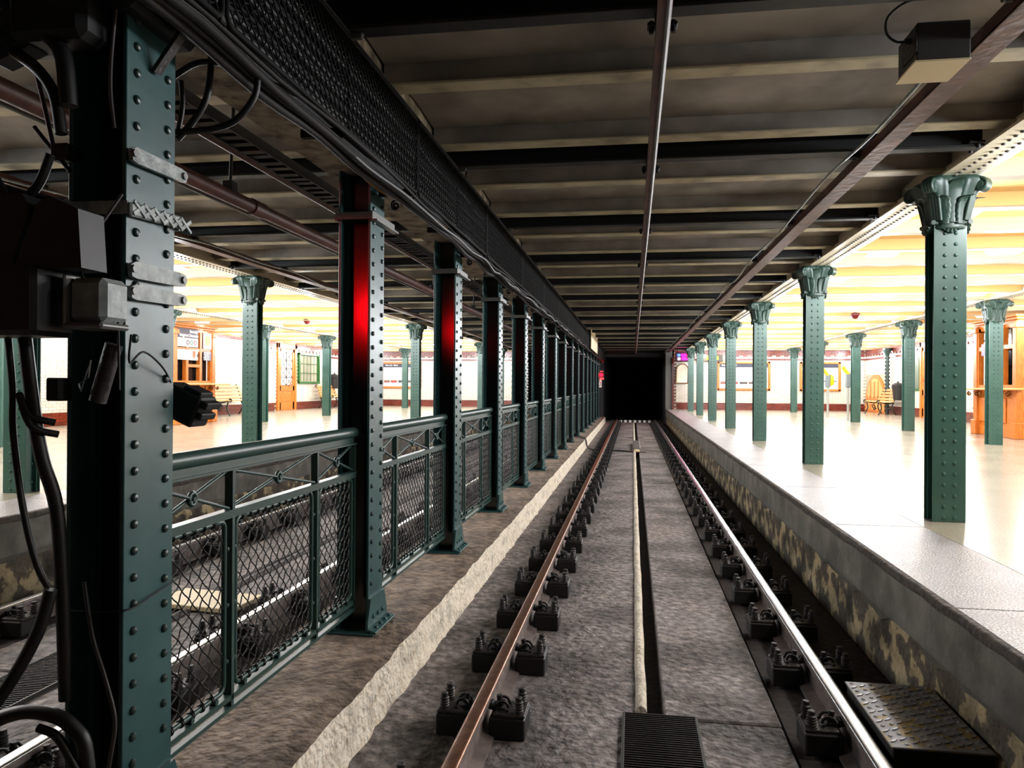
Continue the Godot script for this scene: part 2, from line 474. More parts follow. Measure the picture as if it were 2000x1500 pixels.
# ---- floors ----------------------------------------------------------------------------------------------------------------
func build_floors() -> void:
	for left in [false, true]:
		var side := "left" if left else "right"
		var b := MB.new()
		b.box(mx(-1.2, left), mx(1.6, left), -0.5, -0.255, -6, 46)
		b.box(mx(0.66, left), mx(1.6, left), -0.255, -0.165, -6, 46)
		var fl := struct("floor_track_" + side, b, mat.bed_dark)
		fl.set_meta("label", "dark trackbed under the %s track" % side)
		var s := MB.new()                                                     # the long slab between the drain and the island
		s.box(mx(-1.2, left), mx(0.055, left), -0.255, -0.15, -3, 33, 0.008)
		part("slab", s, mat.bed, fl)
		var cuts := [-3.0, 3.46, 6.05, 11.8, 18.2, 24.4, 31.5]
		for i in cuts.size() - 1:
			var q := MB.new()
			q.box(mx(0.147, left), mx(0.645 + fnl.get_noise_1d(i * 9.0) * 0.01, left), -0.255, -0.15 + 0.004 * (i % 2), cuts[i] + 0.006, cuts[i + 1] - 0.006, 0.008)
			part("slab", q, mat.bed, fl)
		var lip := MB.new()                                                   # rounded mortar lip along the drain
		var pts := []
		for i in 90: pts.append(P(mx(0.045 + fnl.get_noise_1d(i * 2.3) * 0.006, left), -0.148 + fnl.get_noise_1d(i * 3.1 + 50) * 0.006, 3.5 + i * 0.32))
		lip.tube(pts, 0.026, 8)
		part("drain_lip", lip, mat.bed if left else mat.plaster, fl)
		# platform
		var pf := MB.new()
		pf.box(mx(1.825, left), mx(8.85, left), 0.0, PLAT, -6, 30.5 if not left else 31.3)
		if left: pf.box(mx(8.75, left), -12.0, 0.0, PLAT, -6, 31.3)
		struct("floor_platform_" + side, pf, mat.terrazzo).set_meta("label", "glossy cream terrazzo floor of the %s platform" % side)
		var w := MB.new()
		w.box(mx(1.285, left), mx(1.825, left), -0.5, 0.17, -6, 31)
		var pw := struct("wall_platform_" + side, w, mat.peel)
		pw.set_meta("label", "peeling face of the %s platform edge" % side)
		var w2 := MB.new()
		w2.box(mx(1.268, left), mx(1.825, left), 0.17, 0.40, -6, 31, 0.004)
		# the upper band stops in a ragged line over the peeling band
		var rag := []
		for i in 240:
			var d := 1.5 + i * 0.125
			rag.append([P(mx(1.270, left), 0.18, d), P(mx(1.280, left), 0.15 + fnl.get_noise_2d(d * 3.0, 4.0) * 0.07, d)])
		var rg := MB.new()
		rg.sheet(rag)
		part("upper_band", w2, mat.platwall, pw)
		part("ragged_edge", rg, mat.platwall, pw)
		var li := MB.new()
		var rows := []
		for i in 300:
			var d := 0.5 + i * 0.103
			var k := fnl.get_noise_2d(d * 4.0, 9.0 if left else 2.0)
			var x := 1.252 + k * 0.012
			var row := [P(mx(1.268, left), 0.392 + k * 0.012, d), P(mx(x, left), 0.398 + fnl.get_noise_2d(d * 6.0, 20.0) * 0.012, d), P(mx(x - 0.002, left), 0.432, d), P(mx(x + 0.01, left), PLAT - 0.0005, d), P(mx(1.3, left), PLAT - 0.001, d)]
			if left: row.reverse()
			rows.append(row)
		li.sheet(rows)
		part("chipped_lip", li, mat.lip, pw)
		for i in 17:                                                          # granite slabs along the edge
			var q := MB.new()
			q.box(mx(1.275, left), mx(1.822, left), 0.36, PLAT + 0.001, 3.3 + BAY * (i - 2) + 0.003, 3.3 + BAY * (i - 1) - 0.003, 0.004)
			part("granite_slab", q, mat.granite, pw)
	# the island that carries the post row
	var isl := MB.new()
	isl.box(-1.66, -1.12, -0.5, 0.0, -3, 33)
	var fi := struct("floor_island", isl, mat.curb_top)
	fi.set_meta("label", "raised concrete strip under the post row")
	var top := []
	var sides := {false: [], true: []}
	var d := -1.0
	while d < 31.5:
		var fine := d < 9.0
		var row := []
		var edge := {}
		for left in [false, true]:
			var k := fnl.get_noise_2d(d * 2.2, 33.0 if left else 12.0) * 0.022 + fnl.get_noise_2d(d * 9.0, 70.0) * 0.008
			var crack := exp(-pow((d - 3.60) / 0.008, 2)) * 0.035 if not left else 0.0
			edge[left] = P(mx(-1.10 - crack + k, left), 0.058 + k * 0.25 - crack * 0.4, d)
			var q := [edge[left]]
			for j in range(1, 6):
				var t := j / 5.0
				var o := fnl.get_noise_3d(d * 7.0, t * 1.6, 5.0 if left else 1.0) * 0.016
				q.append(P(mx(-1.095 - crack * (1 - t) + k * (1.0 - t) + o - 0.012 * t + 0.03 * t * t, left), lerpf(0.05, -0.152, t), d))
			if left: q.reverse()
			q.reverse()
			sides[left].append(q)
		for j in 9:
			var t := j / 8.0
			var p: Vector3 = edge[true].lerp(edge[false], t)
			if j > 0 and j < 8: p.y = 0.068 + fnl.get_noise_3d(p.x * 6.0, d * 5.0, 3.0) * 0.006
			row.append(p)
		top.append(row)
		d += 0.012 if absf(d - 3.6) < 0.06 else 0.035 if fine else 0.12
	var tm := MB.new()
	tm.sheet(top)
	part("worn_top", tm, mat.curb_top, fi)
	for left in [false, true]:
		var sm := MB.new()
		sm.sheet(sides[left])
		part("plaster_face", sm, mat.plaster, fi)

# ---- ceiling ---------------------------------------------------------------------------------------------------------------
func build_ceiling() -> void:
	var b := MB.new()
	b.box(-12.2, 9.0, 2.95, 3.25, -6.3, 31.6)
	var c := struct("ceiling", b, mat.soot)
	c.set_meta("label", "flat ceiling of panels between steel ribs")
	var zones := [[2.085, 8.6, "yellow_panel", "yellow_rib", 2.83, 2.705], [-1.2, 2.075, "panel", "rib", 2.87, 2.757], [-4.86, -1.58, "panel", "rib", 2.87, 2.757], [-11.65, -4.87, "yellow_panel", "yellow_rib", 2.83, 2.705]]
	for z in zones:
		var pm := MB.new()
		var w: float = z[1] - z[0]
		var rows := []
		for i in 7:                                                           # slightly arched between its ribs
			var t := i / 6.0
			rows.append([Vector3(-w / 2, 0.022 * sin(PI * t), 0.43 - 0.86 * t), Vector3(w / 2, 0.022 * sin(PI * t), 0.43 - 0.86 * t)])
		for r in rows: r.reverse()
		pm.sheet(rows)
		pm.cbox(Vector3(0, 0.05, 0), Vector3(w, 0.02, 0.86))
		var pmesh := pm.mesh()
		var rm := MB.new()
		rm.cbox(Vector3(0, 0.007, 0), Vector3(w, 0.014, 0.125), Basis.IDENTITY, 0.005)
		var rmesh := rm.mesh()
		var wb := MB.new()
		wb.cbox(Vector3(0, 0.114, 0), Vector3(w, 0.2, 0.075))
		var wmesh := wb.mesh()
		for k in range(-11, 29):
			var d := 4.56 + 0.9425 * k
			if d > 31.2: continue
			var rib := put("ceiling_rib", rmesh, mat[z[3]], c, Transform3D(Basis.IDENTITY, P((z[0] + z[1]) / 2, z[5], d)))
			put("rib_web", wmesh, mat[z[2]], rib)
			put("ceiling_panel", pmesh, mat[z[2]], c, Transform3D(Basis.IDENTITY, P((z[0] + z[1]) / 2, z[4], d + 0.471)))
	# the rough beam over the post row
	var w := MB.new()
	w.box(-1.57, -1.215, 2.40, 2.95, -4, 31.3, 0.015)
	struct("trim_1", w, mat.white_beam).set_meta("label", "rough whitewashed beam over the post row")
	# riveted girders on the columns
	for g4 in [[2.09, "right platform edge"], [5.57, "right platform's back row"], [-4.87, "left platform edge"], [-8.5, "left platform's back row"]]:
		var x: float = g4[0]
		var t := thing("girder", "cream riveted steel girder on the column row of the %s" % g4[1], "girder", P(x, 2.692, 12.1), "riveted girders along the platforms")
		var m := MB.new()
		m.cbox(Vector3(0, 0.008, 0), Vector3(0.25, 0.016, 36.0))
		m.cbox(Vector3(0, 0.14, 0), Vector3(0.03, 0.24, 36.0))
		for s in [-1, 1]: m.cbox(Vector3(s * 0.05, 0.05, 0), Vector3(0.014, 0.075, 36.0))
		part("beam", m, mat.girder, t)
		var rv := MB.new()
		var z := 10.8
		while z > -18.4:
			for s in [-1, 1]: rv.dome(Vector3(s * 0.042, 0.0, z), Vector3.DOWN, 0.014, 0.011, 7)
			z -= 0.072 if z > -8 else 0.144
		stuff(part("rivets", rv, mat.girder_rivet, t))

# ---- walls -----------------------------------------------------------------------------------------------------------------
# A wall of glazed bricks: o = lower start at platform level, u = along the wall, f = towards the room, holes = [u0, u1, y0, y1] left free
func brick_wall(called: String, label: String, o: Vector3, u: Vector3, f: Vector3, length: float, holes: Array, single: Array, red_cap: int) -> MeshInstance3D:
	var basis := Basis(u, Vector3.UP, u.cross(Vector3.UP))
	if u.cross(Vector3.UP).dot(f) < 0: basis.z = -basis.z
	var body := MB.new()
	body.cbox(o + u * length / 2 + Vector3(0, 1.28, 0) - f * 0.15, Vector3(absf(u.x) * length + absf(f.x) * 0.3, 2.56, absf(u.z) * length + absf(f.z) * 0.3))
	var wall := struct(called, body, mat.mortar)
	wall.set_meta("label", label)
	var free := func(a: float, y: float) -> bool:
		for h in holes:
			if a > h[0] and a < h[1] and y > h[2] and y < h[3]: return false
		return true
	var meshes := {}
	for s in [["white", 0.192, 0.0555], ["red", 0.204, 0.061], ["tooth", 0.15, 0.06], ["half", 0.094, 0.0555]]:
		var m := MB.new()
		m.cbox(Vector3.ZERO, Vector3(s[1], s[2], 0.03), Basis.IDENTITY, 0.003)
		meshes[s[0]] = m.mesh()
	var lots := {"white": [], "whiteb": [], "red": [], "redb": []}
	var singles := 0
	# base and cornice in red, the field in white
	for course in 40:
		var y := 0.0
		var kind := "white"
		var pitch := 0.2
		if course < 4:
			y = 0.033 + course * 0.0655; kind = "red"; pitch = 0.21
		elif course < 32: y = 0.293 + (course - 4) * 0.0595
		elif course == 32:
			y = 1.92; kind = "red"; pitch = 0.21
		elif course == 33: y = 1.98
		elif course == 34:
			y = 2.04; kind = "tooth"; pitch = 0.3
		elif course < 38:
			y = 2.103 + (course - 35) * 0.0655; kind = "red"; pitch = 0.21
		else: break
		if course >= 4 and course < 32 and y > 1.89: continue
		var a := pitch * (0.5 if course % 2 == 0 else 0.0) + 0.1
		while a < length - 0.06:
			if free.call(a, y):
				var xf := Transform3D(basis, o + u * a + Vector3(0, y, 0) + f * (0.0 if kind == "white" else 0.006 if course < 33 else 0.016))
				var alt := rng.randf() < 0.3
				var near := false
				for s in single: near = near or (a > s[0] and a < s[1] and y > s[2] and y < s[3])
				var m: Mesh = meshes[kind]
				var red := kind != "white"
				var mt: Material = (mat.brick_red_b if alt else mat.brick_red) if red else (mat.brick_white_b if alt else mat.brick_white)
				if kind == "tooth" or (near and singles < red_cap):
					put("brick", m, mt, wall, xf)
					singles += 1
				else: lots[("red" if red else "white") + ("b" if alt else "")].append(xf)
			a += pitch
	for k in lots:
		if lots[k].size(): many("brick_courses", meshes["red" if k.begins_with("red") else "white"], mat["brick_" + k.replace("b", "_b")], lots[k], wall)
	return wall
func build_walls() -> void:
	brick_wall("wall_end_right", "white glazed brick end wall with red base and cornice behind the right platform", P(1.56, PLAT, 30.2), Vector3.RIGHT, Vector3.BACK, 7.0, [], [[0, 7, -1, 0.28]], 200)
	brick_wall("wall_end_left", "white glazed brick end wall with red base and cornice behind the left platform", P(-11.6, PLAT, 31.0), Vector3.RIGHT, Vector3.BACK, 7.4, [], [[0, 7.4, -1, 0.28]], 220)
	brick_wall("wall_right", "white glazed brick side wall with red base and cornice along the right platform", P(8.55, PLAT, 31), Vector3.BACK, Vector3.LEFT, 31, [[0.6, 3.1, -1, 1.36], [6.4, 7.7, -1, 2.2]], [[0, 18, -1, 0.28]], 60)
	brick_wall("wall_left", "white glazed brick side wall with red base and cornice along the left platform", P(-11.6, PLAT, 4), Vector3.FORWARD, Vector3.RIGHT, 27.2, [[19.7, 21.25, -1, 2.25], [21.3, 23.2, 0.9, 2.0]], [[8.6, 9.9, -1, 1.9], [14, 26, -1, 0.28]], 230)
	var b := MB.new()
	b.box(8.55, 8.85, 0, 2.95, -6, 0.0)
	b.box(-11.9, -11.6, 0, 2.95, -6, 4.0)
	b.box(-12.2, 9.0, -0.5, 2.95, -6.3, -6.0)
	struct("wall_near", b, mat.soot).set_meta("label", "plain walls at the near end of the station")
	var c := MB.new()                                                         # quoin strip and grey wall beside the right tunnel mouth
	c.box(1.25, 1.50, -0.5, 2.95, 30.2, 30.6)
	var gw := struct("wall_tunnel_right", c, mat.tunnel_grey)
	gw.set_meta("label", "grey plastered wall between the tunnel mouth and the right end wall")
	var qm := MB.new()
	qm.box(1.49, 1.565, PLAT, 2.44, 30.13, 30.3)
	part("quoin_strip", qm, mat.brick_red_b, gw)
	var tq := MB.new()
	tq.cbox(Vector3.ZERO, Vector3(0.09, 0.06, 0.03), Basis.IDENTITY, 0.003)
	var tqm := tq.mesh()
	for i in 14: put("brick", tqm, mat.brick_red, gw, Transform3D(Basis.IDENTITY, P(1.60, PLAT + 0.36 + i * 0.125, 30.175)))
	var d := MB.new()
	d.box(-4.4, -4.05, -0.5, 2.95, 31.0, 31.4)
	struct("wall_tunnel_left", d, mat.tunnel_grey).set_meta("label", "grey plastered wall between the tunnel mouth and the left end wall")

func build_tunnels() -> void:
	for left in [false, true]:
		var b := MB.new()
		var d0 := 31.0
		b.box(mx(1.25, left), mx(1.55, left), -0.5, 3.0, d0 - (0.4 if not left else 0.0), 46)
		b.box(mx(-1.18, left), mx(-1.39, left), -0.5, 3.0, d0 + 0.3, 46)
		b.box(mx(-1.39, left), mx(1.55, left), 2.49, 3.0, d0, 46)
		b.box(mx(-1.39, left), mx(1.55, left), -0.5, 3.0, 46, 46.3)
		struct("wall_tunnel_lining_" + ("left" if left else "right"), b, mat.soot).set_meta("label", "soot-black lining of the %s tunnel" % ("left" if left else "right"))
		var t := thing("striped_barrier", "black and white striped board across the %s track at the tunnel mouth" % ("far" if left else "near"), "barrier", P(mx(0.095, left), -0.15, 31.4))
		var bd := MB.new()
		bd.cbox(Vector3(0, 0.05, 0), Vector3(1.28, 0.1, 0.06))
		part("board", bd, mat.black, t)
		var wm := MB.new()
		wm.cbox(Vector3.ZERO, Vector3(0.095, 0.094, 0.012), Basis.IDENTITY, 0.002)
		var wmm := wm.mesh()
		for i in 7: put("stripe", wmm, mat.white_paint, t, Transform3D(Basis.IDENTITY, Vector3(-0.57 + i * 0.19, 0.05, 0.034)))

# ---- tracks ----------------------------------------------------------------------------------------------------------------
func build_tracks() -> void:
	for left in [false, true]:
		var tr := "far left track" if left else "track straight ahead"
		for r in [[-0.62, "rusty", 0.06], [0.873, "bright", 0.058]]:
			var x := mx(r[0], left)
			var rusty: bool = r[1] == "rusty" and not left
			var t := thing("rail", "steel rail with a %s top, %s side of the %s" % ["brown rusty" if rusty else "bright worn", "island" if r[1] == "rusty" else "platform", tr], "rail", P(x, -0.15, 14), "running rails")
			var prof := PackedVector2Array([Vector2(-0.06, 0), Vector2(0.06, 0), Vector2(0.06, 0.012), Vector2(0.012, 0.028), Vector2(0.011, 0.105), Vector2(0.029, 0.115), Vector2(0.03, 0.143), Vector2(-0.03, 0.143), Vector2(-0.029, 0.115), Vector2(-0.011, 0.105), Vector2(-0.012, 0.028), Vector2(-0.06, 0.012)])
			var m := MB.new()
			m.prism(prof, 34.0)
			part("rail_body", m, mat.rail_side, t)
			var h := MB.new()
			var w := 0.030
			var top := []
			for p in [[w, 0.138], [w - 0.001, 0.1425], [w - 0.004, 0.147], [w - 0.011, 0.1495], [0.0, 0.1505], [-w + 0.011, 0.1495], [-w + 0.004, 0.147], [-w + 0.001, 0.1425], [-w, 0.138]]:
				top.append([Vector3(p[0], p[1], -17), Vector3(p[0], p[1], 17)])
			top.reverse()
			h.sheet(top)
			h.quad(Vector3(-w, 0.139, 17), Vector3(w, 0.139, 17), Vector3(w, 0.146, 17), Vector3(-w, 0.146, 17))
			part("running_surface", h, mat.rail_rusty if rusty else mat.rail_bright, t)
	# chairs that hold the rails: one built, the rest copied
	var bolt := MB.new()
	var prof := [Vector2(0.024, 0.0), Vector2(0.024, 0.008)]
	for k in 4:
		var y := 0.009 + k * 0.011
		prof.append_array([Vector2(0.017, y), Vector2(0.020, y + 0.003), Vector2(0.020, y + 0.007), Vector2(0.017, y + 0.010)])
	prof.append_array([Vector2(0.015, 0.054), Vector2(0.015, 0.068), Vector2(0.012, 0.071), Vector2(0, 0.071)])
	bolt.lathe(prof, 9)
	var bm := bolt.mesh()
	var block := MB.new()
	block.cbox(Vector3(0.113, 0.045, 0), Vector3(0.15, 0.09, 0.17), Basis.IDENTITY, 0.006)
	var bk := block.mesh()
	var plate := MB.new()
	plate.cbox(Vector3(0.118, 0.096, 0), Vector3(0.135, 0.014, 0.15), Basis.IDENTITY, 0.003)
	var pm := plate.mesh()
	var clip := MB.new()
	clip.cbox(Vector3(0.062, 0.104, 0), Vector3(0.08, 0.022, 0.055), Basis(Vector3.BACK, -0.25), 0.004)
	clip.cbox(Vector3(0.026, 0.116, 0), Vector3(0.04, 0.014, 0.05), Basis(Vector3.BACK, 0.3), 0.003)
	clip.cyl(Vector3(0.075, 0.1, 0), Vector3(0.068, 0.155, 0), 0.012, 8)
	clip.cyl(Vector3(0.076, 0.116, 0), Vector3(0.074, 0.130, 0), 0.021, 6)
	for s in [-1, 1]:
		var ring := []
		for i in 13: ring.append(Vector3(0.085 + 0.026 * cos(TAU * i / 12.0), 0.112 + 0.026 * sin(TAU * i / 12.0), s * (0.022 + 0.02 * i / 12.0)))
		clip.tube(ring, 0.006, 6)
	var cm := clip.mesh()
	var far := MB.new()                                                       # far away: block and bolts in one
	for s in [-1, 1]:
		far.cbox(Vector3(s * 0.113, 0.045, 0), Vector3(0.15, 0.09, 0.17))
		for z in [-0.05, 0.05]: far.cyl(Vector3(s * 0.155, 0.09, z), Vector3(s * 0.155, 0.165, z), 0.019, 6)
		far.cyl(Vector3(s * 0.075, 0.09, 0), Vector3(s * 0.07, 0.155, 0), 0.02, 6)
	var fm := far.mesh()
	for left in [false, true]:
		for r in [[-0.62, 3.13], [0.873, 3.20]]:
			for k in range(-1, 38):
				var d: float = r[1] + 0.722 * k + 0.085
				if d > 31.0: continue
				var label := "black bolted rail chair under the %s rail of the %s, %s along" % ["island-side" if r[0] < 0 else "platform-side", "far left track" if left else "track straight ahead", nth(k + 1)]
				var at := P(mx(r[0], left), -0.15, d)
				if d > (13.0 if not left else 9.0):
					tag(put("rail_chair", fm, mat.black, null, Transform3D(Basis.IDENTITY, at)), label, "rail chair", "rail chairs along the tracks")
					continue
				var t := thing("rail_chair", label, "rail chair", at, "rail chairs along the tracks")
				for s in [0.0, PI]:
					var q := Basis(Vector3.UP, s)
					put("block", bk, mat.black, t, Transform3D(q, Vector3.ZERO))
					put("base_plate", pm, mat.iron, t, Transform3D(q, Vector3.ZERO))
					put("rail_clip", cm, mat.black, t, Transform3D(q, Vector3.ZERO))
					for z in [-0.05, 0.05]: put("bolt", bm, mat.iron, t, Transform3D(q, q * Vector3(0.158, 0.100, z)))
	# grates over the drain
	for left in [false, true]:
		var d0 := 2.60 if not left else 2.72
		var d1 := 3.455 if not left else 3.95
		var x0 := -0.032
		var x1 := 0.282
		var t := thing("drain_grate", "black steel drain grating %s" % ("in the far left track, behind the cables of the nearest post" if left else "between the rails at the front of the near track"), "grating", P(mx(0.125, left), -0.15, (d0 + d1) / 2), "drain gratings")
		var f := MB.new()
		var hw := (x1 - x0) / 2
		var hd := (d1 - d0) / 2
		for s in [-1, 1]:
			f.cbox(Vector3(s * hw, 0.004, 0), Vector3(0.012, 0.03, hd * 2), Basis.IDENTITY, 0.002)
			f.cbox(Vector3(0, 0.004, s * hd), Vector3(hw * 2, 0.03, 0.008), Basis.IDENTITY, 0.002)
		part("frame", f, mat.grate, t)
		var pan := MB.new()
		pan.cbox(Vector3(0, -0.0085, 0), Vector3(hw * 2, 0.004, hd * 2))
		part("pit", pan, mat.black, t)
		var br := MB.new()
		br.cbox(Vector3.ZERO, Vector3(hw * 2, 0.016, 0.0035))
		var brm := br.mesh()
		var z := -hd + 0.019
		while z < hd - 0.01:
			put("bar", brm, mat.grate, t, Transform3D(Basis.IDENTITY, Vector3(0, 0.010, z)))
			z += 0.0192
	# checker plate step by the platform wall
	var st := thing("checker_plate_box", "black step box topped with worn diamond plate beside the platform wall", "step", P(1.10, -0.165, 3.24))
	var sb := MB.new()
	sb.cbox(Vector3(0, 0.095, 0), Vector3(0.34, 0.19, 0.60), Basis.IDENTITY, 0.004)
	part("body", sb, mat.black, st)
	var tp := MB.new()
	tp.cbox(Vector3(-0.005, 0.193, 0), Vector3(0.345, 0.008, 0.62), Basis.IDENTITY, 0.002)
	var studs := MB.new()
	for i in 9:
		for j in 14:
			var p := Vector3(-0.155 + i * 0.038, 0.197, -0.285 + j * 0.042 + (0.021 if i % 2 else 0.0))
			if (i + j) % 2 == 0: studs.dome(p, Vector3.UP, 0.0085, 0.005, 8)
			else:
				studs.prism(PackedVector2Array([Vector2(-0.021, 0), Vector2(0, -0.005), Vector2(0.021, 0), Vector2(0, 0.005)]), 0.007, Transform3D(Basis(Vector3.RIGHT, -PI / 2) * Basis(Vector3.BACK, 0.7), p))
	part("top_plate", tp, rough_mat([[0.0, Color(0.62, 0.54, 0.25)], [0.36, Color(0.60, 0.50, 0.24)], [0.42, Color(0.46, 0.45, 0.46)], [1.0, Color(0.6, 0.59, 0.6)]], 0.012, 1.6, 0.4, 0.0, 0.05, [], 0.3, 301), st)
	stuff(part("raised_pattern", studs, plain(Color(0.62, 0.61, 0.62), 0.32, 0.5), st))
	# track device in the drain, the cable that feeds it, its clamps
	var dev := thing("track_device", "dark grey box with a pale end lying in the drain far down the near track", "track box", P(0.098, -0.15, 18.6))
	var db := MB.new()
	db.cbox(Vector3(0, 0.045, 0), Vector3(0.155, 0.09, 2.4), Basis.IDENTITY, 0.012)
	part("housing", db, mat.grey_iron, dev)
	var de := MB.new()
	de.cbox(Vector3(0, 0.03, 1.28), Vector3(0.12, 0.06, 0.16), Basis.IDENTITY, 0.015)
	part("end_cap", de, mat.cream_board, dev)
	var dc := MB.new()
	for z in [1.35, -3.4]: dc.cbox(Vector3(0, 0.012, z), Vector3(0.40, 0.012, 0.10))
	part("cross_strap", dc, mat.rust, dev)
	var cb := MB.new()
	cb.tube(curve([P(-1.42, 0.075, 18.8), P(-1.25, 0.09, 18.6), P(-1.1, 0.06, 18.2), P(-1.03, -0.09, 17.8), P(-0.9, -0.13, 17.55), P(-0.78, -0.15, 17.55), P(-0.62, -0.168, 17.53), P(-0.46, -0.15, 17.5), P(-0.3, -0.135, 17.45), P(0.0, -0.135, 17.25)], 6), 0.017, 6)
	tag(part("cable", cb, mat.rubber), "black cable looping down from the island curb and under the rail to the track box", "cable")
	# loose board on the far track
	var bo := MB.new()
	bo.prism(PackedVector2Array([Vector2(-3.22, -4.93), Vector2(-2.62, -4.99), Vector2(-2.28, -4.52), Vector2(-2.9, -4.40)]), 0.03, Transform3D(Basis(Vector3.RIGHT, PI / 2).scaled(Vector3(1, 1, 1)), Vector3(0, -0.02, 0)))
	# the prism lies in xz after the turn: (x, y) -> (x, z) with y pointing away
	var brd := thing("board", "pale wooden board lying across the drain of the far left track", "board", P(-2.78, -0.12, 4.72))
	var bq := MB.new()
	bq.cbox(Vector3.ZERO, Vector3(0.62, 0.03, 0.36), Basis(Vector3.UP, -0.12), 0.004)
	part("plank", bq, mat.cream_board, brd)

# ---- the post row ----------------------------------------------------------------------------------------------------------
func post_d(k: int) -> float: return 1.82 + BAY * k + 0.108
func build_posts() -> void:
	var body := MB.new()
	var h := 2.38
	for s in [-1, 1]:
		body.cbox(Vector3(s * 0.0775, h / 2, 0), Vector3(0.013, h, 0.216), Basis.IDENTITY, 0.002)
		for z in [-0.02, 0.02]: body.cbox(Vector3(s * 0.064, h / 2, z), Vector3(0.014, h, 0.03))
	var web := MB.new()
	web.cbox(Vector3(0, h / 2, 0), Vector3(0.142, h, 0.014))
	var webm := web.mesh()
	var bodym := body.mesh()
	var foot := MB.new()
	for s in [-1, 1]:
		foot.prism(PackedVector2Array([Vector2(-0.15, 0), Vector2(0.15, 0), Vector2(0.15, 0.06), Vector2(0.106, 0.17), Vector2(-0.106, 0.17), Vector2(-0.15, 0.06)]), 0.013, Transform3D(Basis(Vector3.UP, PI / 2), Vector3(s * 0.0905, 0, 0)))
		foot.cbox(Vector3(s * 0.115, 0.02, 0), Vector3(0.05, 0.014, 0.31), Basis(Vector3.BACK, -s * 0.35), 0.003)
	foot.cbox(Vector3(0, 0.006, 0), Vector3(0.26, 0.012, 0.33), Basis.IDENTITY, 0.003)
	for s in [-1, 1]:
		for z in [-0.07, 0.0, 0.07]: foot.dome(Vector3(s * 0.097, 0.075, z), Vector3(s, 0, 0), 0.013, 0.011)
		for z in [-0.12, -0.05, 0.02, 0.09]: foot.dome(Vector3(s * 0.12, 0.026, z), Vector3(s * 0.35, 1, 0).normalized(), 0.012, 0.010)
	var footm := foot.mesh()
	var collar := MB.new()
	collar.cbox(Vector3(0, 2.10, 0.115), Vector3(0.19, 0.035, 0.014))
	collar.cbox(Vector3(0, 2.10, -0.115), Vector3(0.19, 0.035, 0.014))
	collar.cbox(Vector3(0.093, 2.10, -0.06), Vector3(0.012, 0.05, 0.36), Basis.IDENTITY, 0.002)
	collar.cbox(Vector3(0.105, 2.078, -0.06), Vector3(0.034, 0.008, 0.36))
	collar.cbox(Vector3(-0.093, 2.10, 0), Vector3(0.012, 0.05, 0.24))
	var collarm := collar.mesh()
	var scroll := MB.new()
	var sp := []
	for i in 22:
		var a := i * 0.55
		var rr := 0.036 * exp(-i * 0.075)
		sp.append(Vector3(0.14 + rr * cos(a), 2.20 + rr * sin(a), -0.12))
	sp.reverse()
	sp.append_array([Vector3(0.20, 2.225, -0.12), Vector3(0.255, 2.245, -0.12)])
	scroll.tube(sp, 0.006, 6)
	var scrollm := scroll.mesh()
	var head := MB.new()
	head.dome(Vector3.ZERO, Vector3.RIGHT, 0.0125, 0.0105, 10)
	var headm := head.mesh()
	var rv := MB.new()
	for s in [-1, 1]:
		for j in 33:
			for z in [-0.068, 0.068]:
				var y := 0.24 + j * 0.0705 + (0.035 if z < 0 else 0.0)
				if y > 2.36: continue
				rv.dome(Vector3(s * 0.084, y, z), Vector3(s, 0, 0), 0.0125, 0.0105, 7)
				if s < 0: rv.dome(Vector3(-0.071, y, z), Vector3.RIGHT, 0.0115, 0.009, 6)
	var rvm := rv.mesh()
	for k in POSTS:
		var t := thing("riveted_post", ("green riveted steel post hung with cables and clamps, nearest of the row between the tracks" if k == 0 else "green riveted steel post between the tracks, %s of its row" % nth(k)), "post", P(-1.392, 0.068, post_d(k)), "riveted posts between the tracks")
		put("shaft", bodym, mat.green, t)
		put("web", webm, mat.web, t)
		put("foot", footm, mat.green, t)
		if k > 0: put("collar", collarm, mat.grey_iron, t)
		if k > 0: put("scroll", scrollm, mat.black, t)
		if k < 2:
			for s in [-1, 1]:
				for j in 33:
					for z in [-0.068, 0.068]:
						var y := 0.24 + j * 0.0705 + (0.035 if z < 0 else 0.0)
						if y < 2.36: put("rivet", headm, mat.green_dark, t, Transform3D(Basis(Vector3.UP, 0.0 if s > 0 else PI), Vector3(s * 0.084, y, z)))
		else: stuff(put("rivets", rvm, mat.green_dark, t))

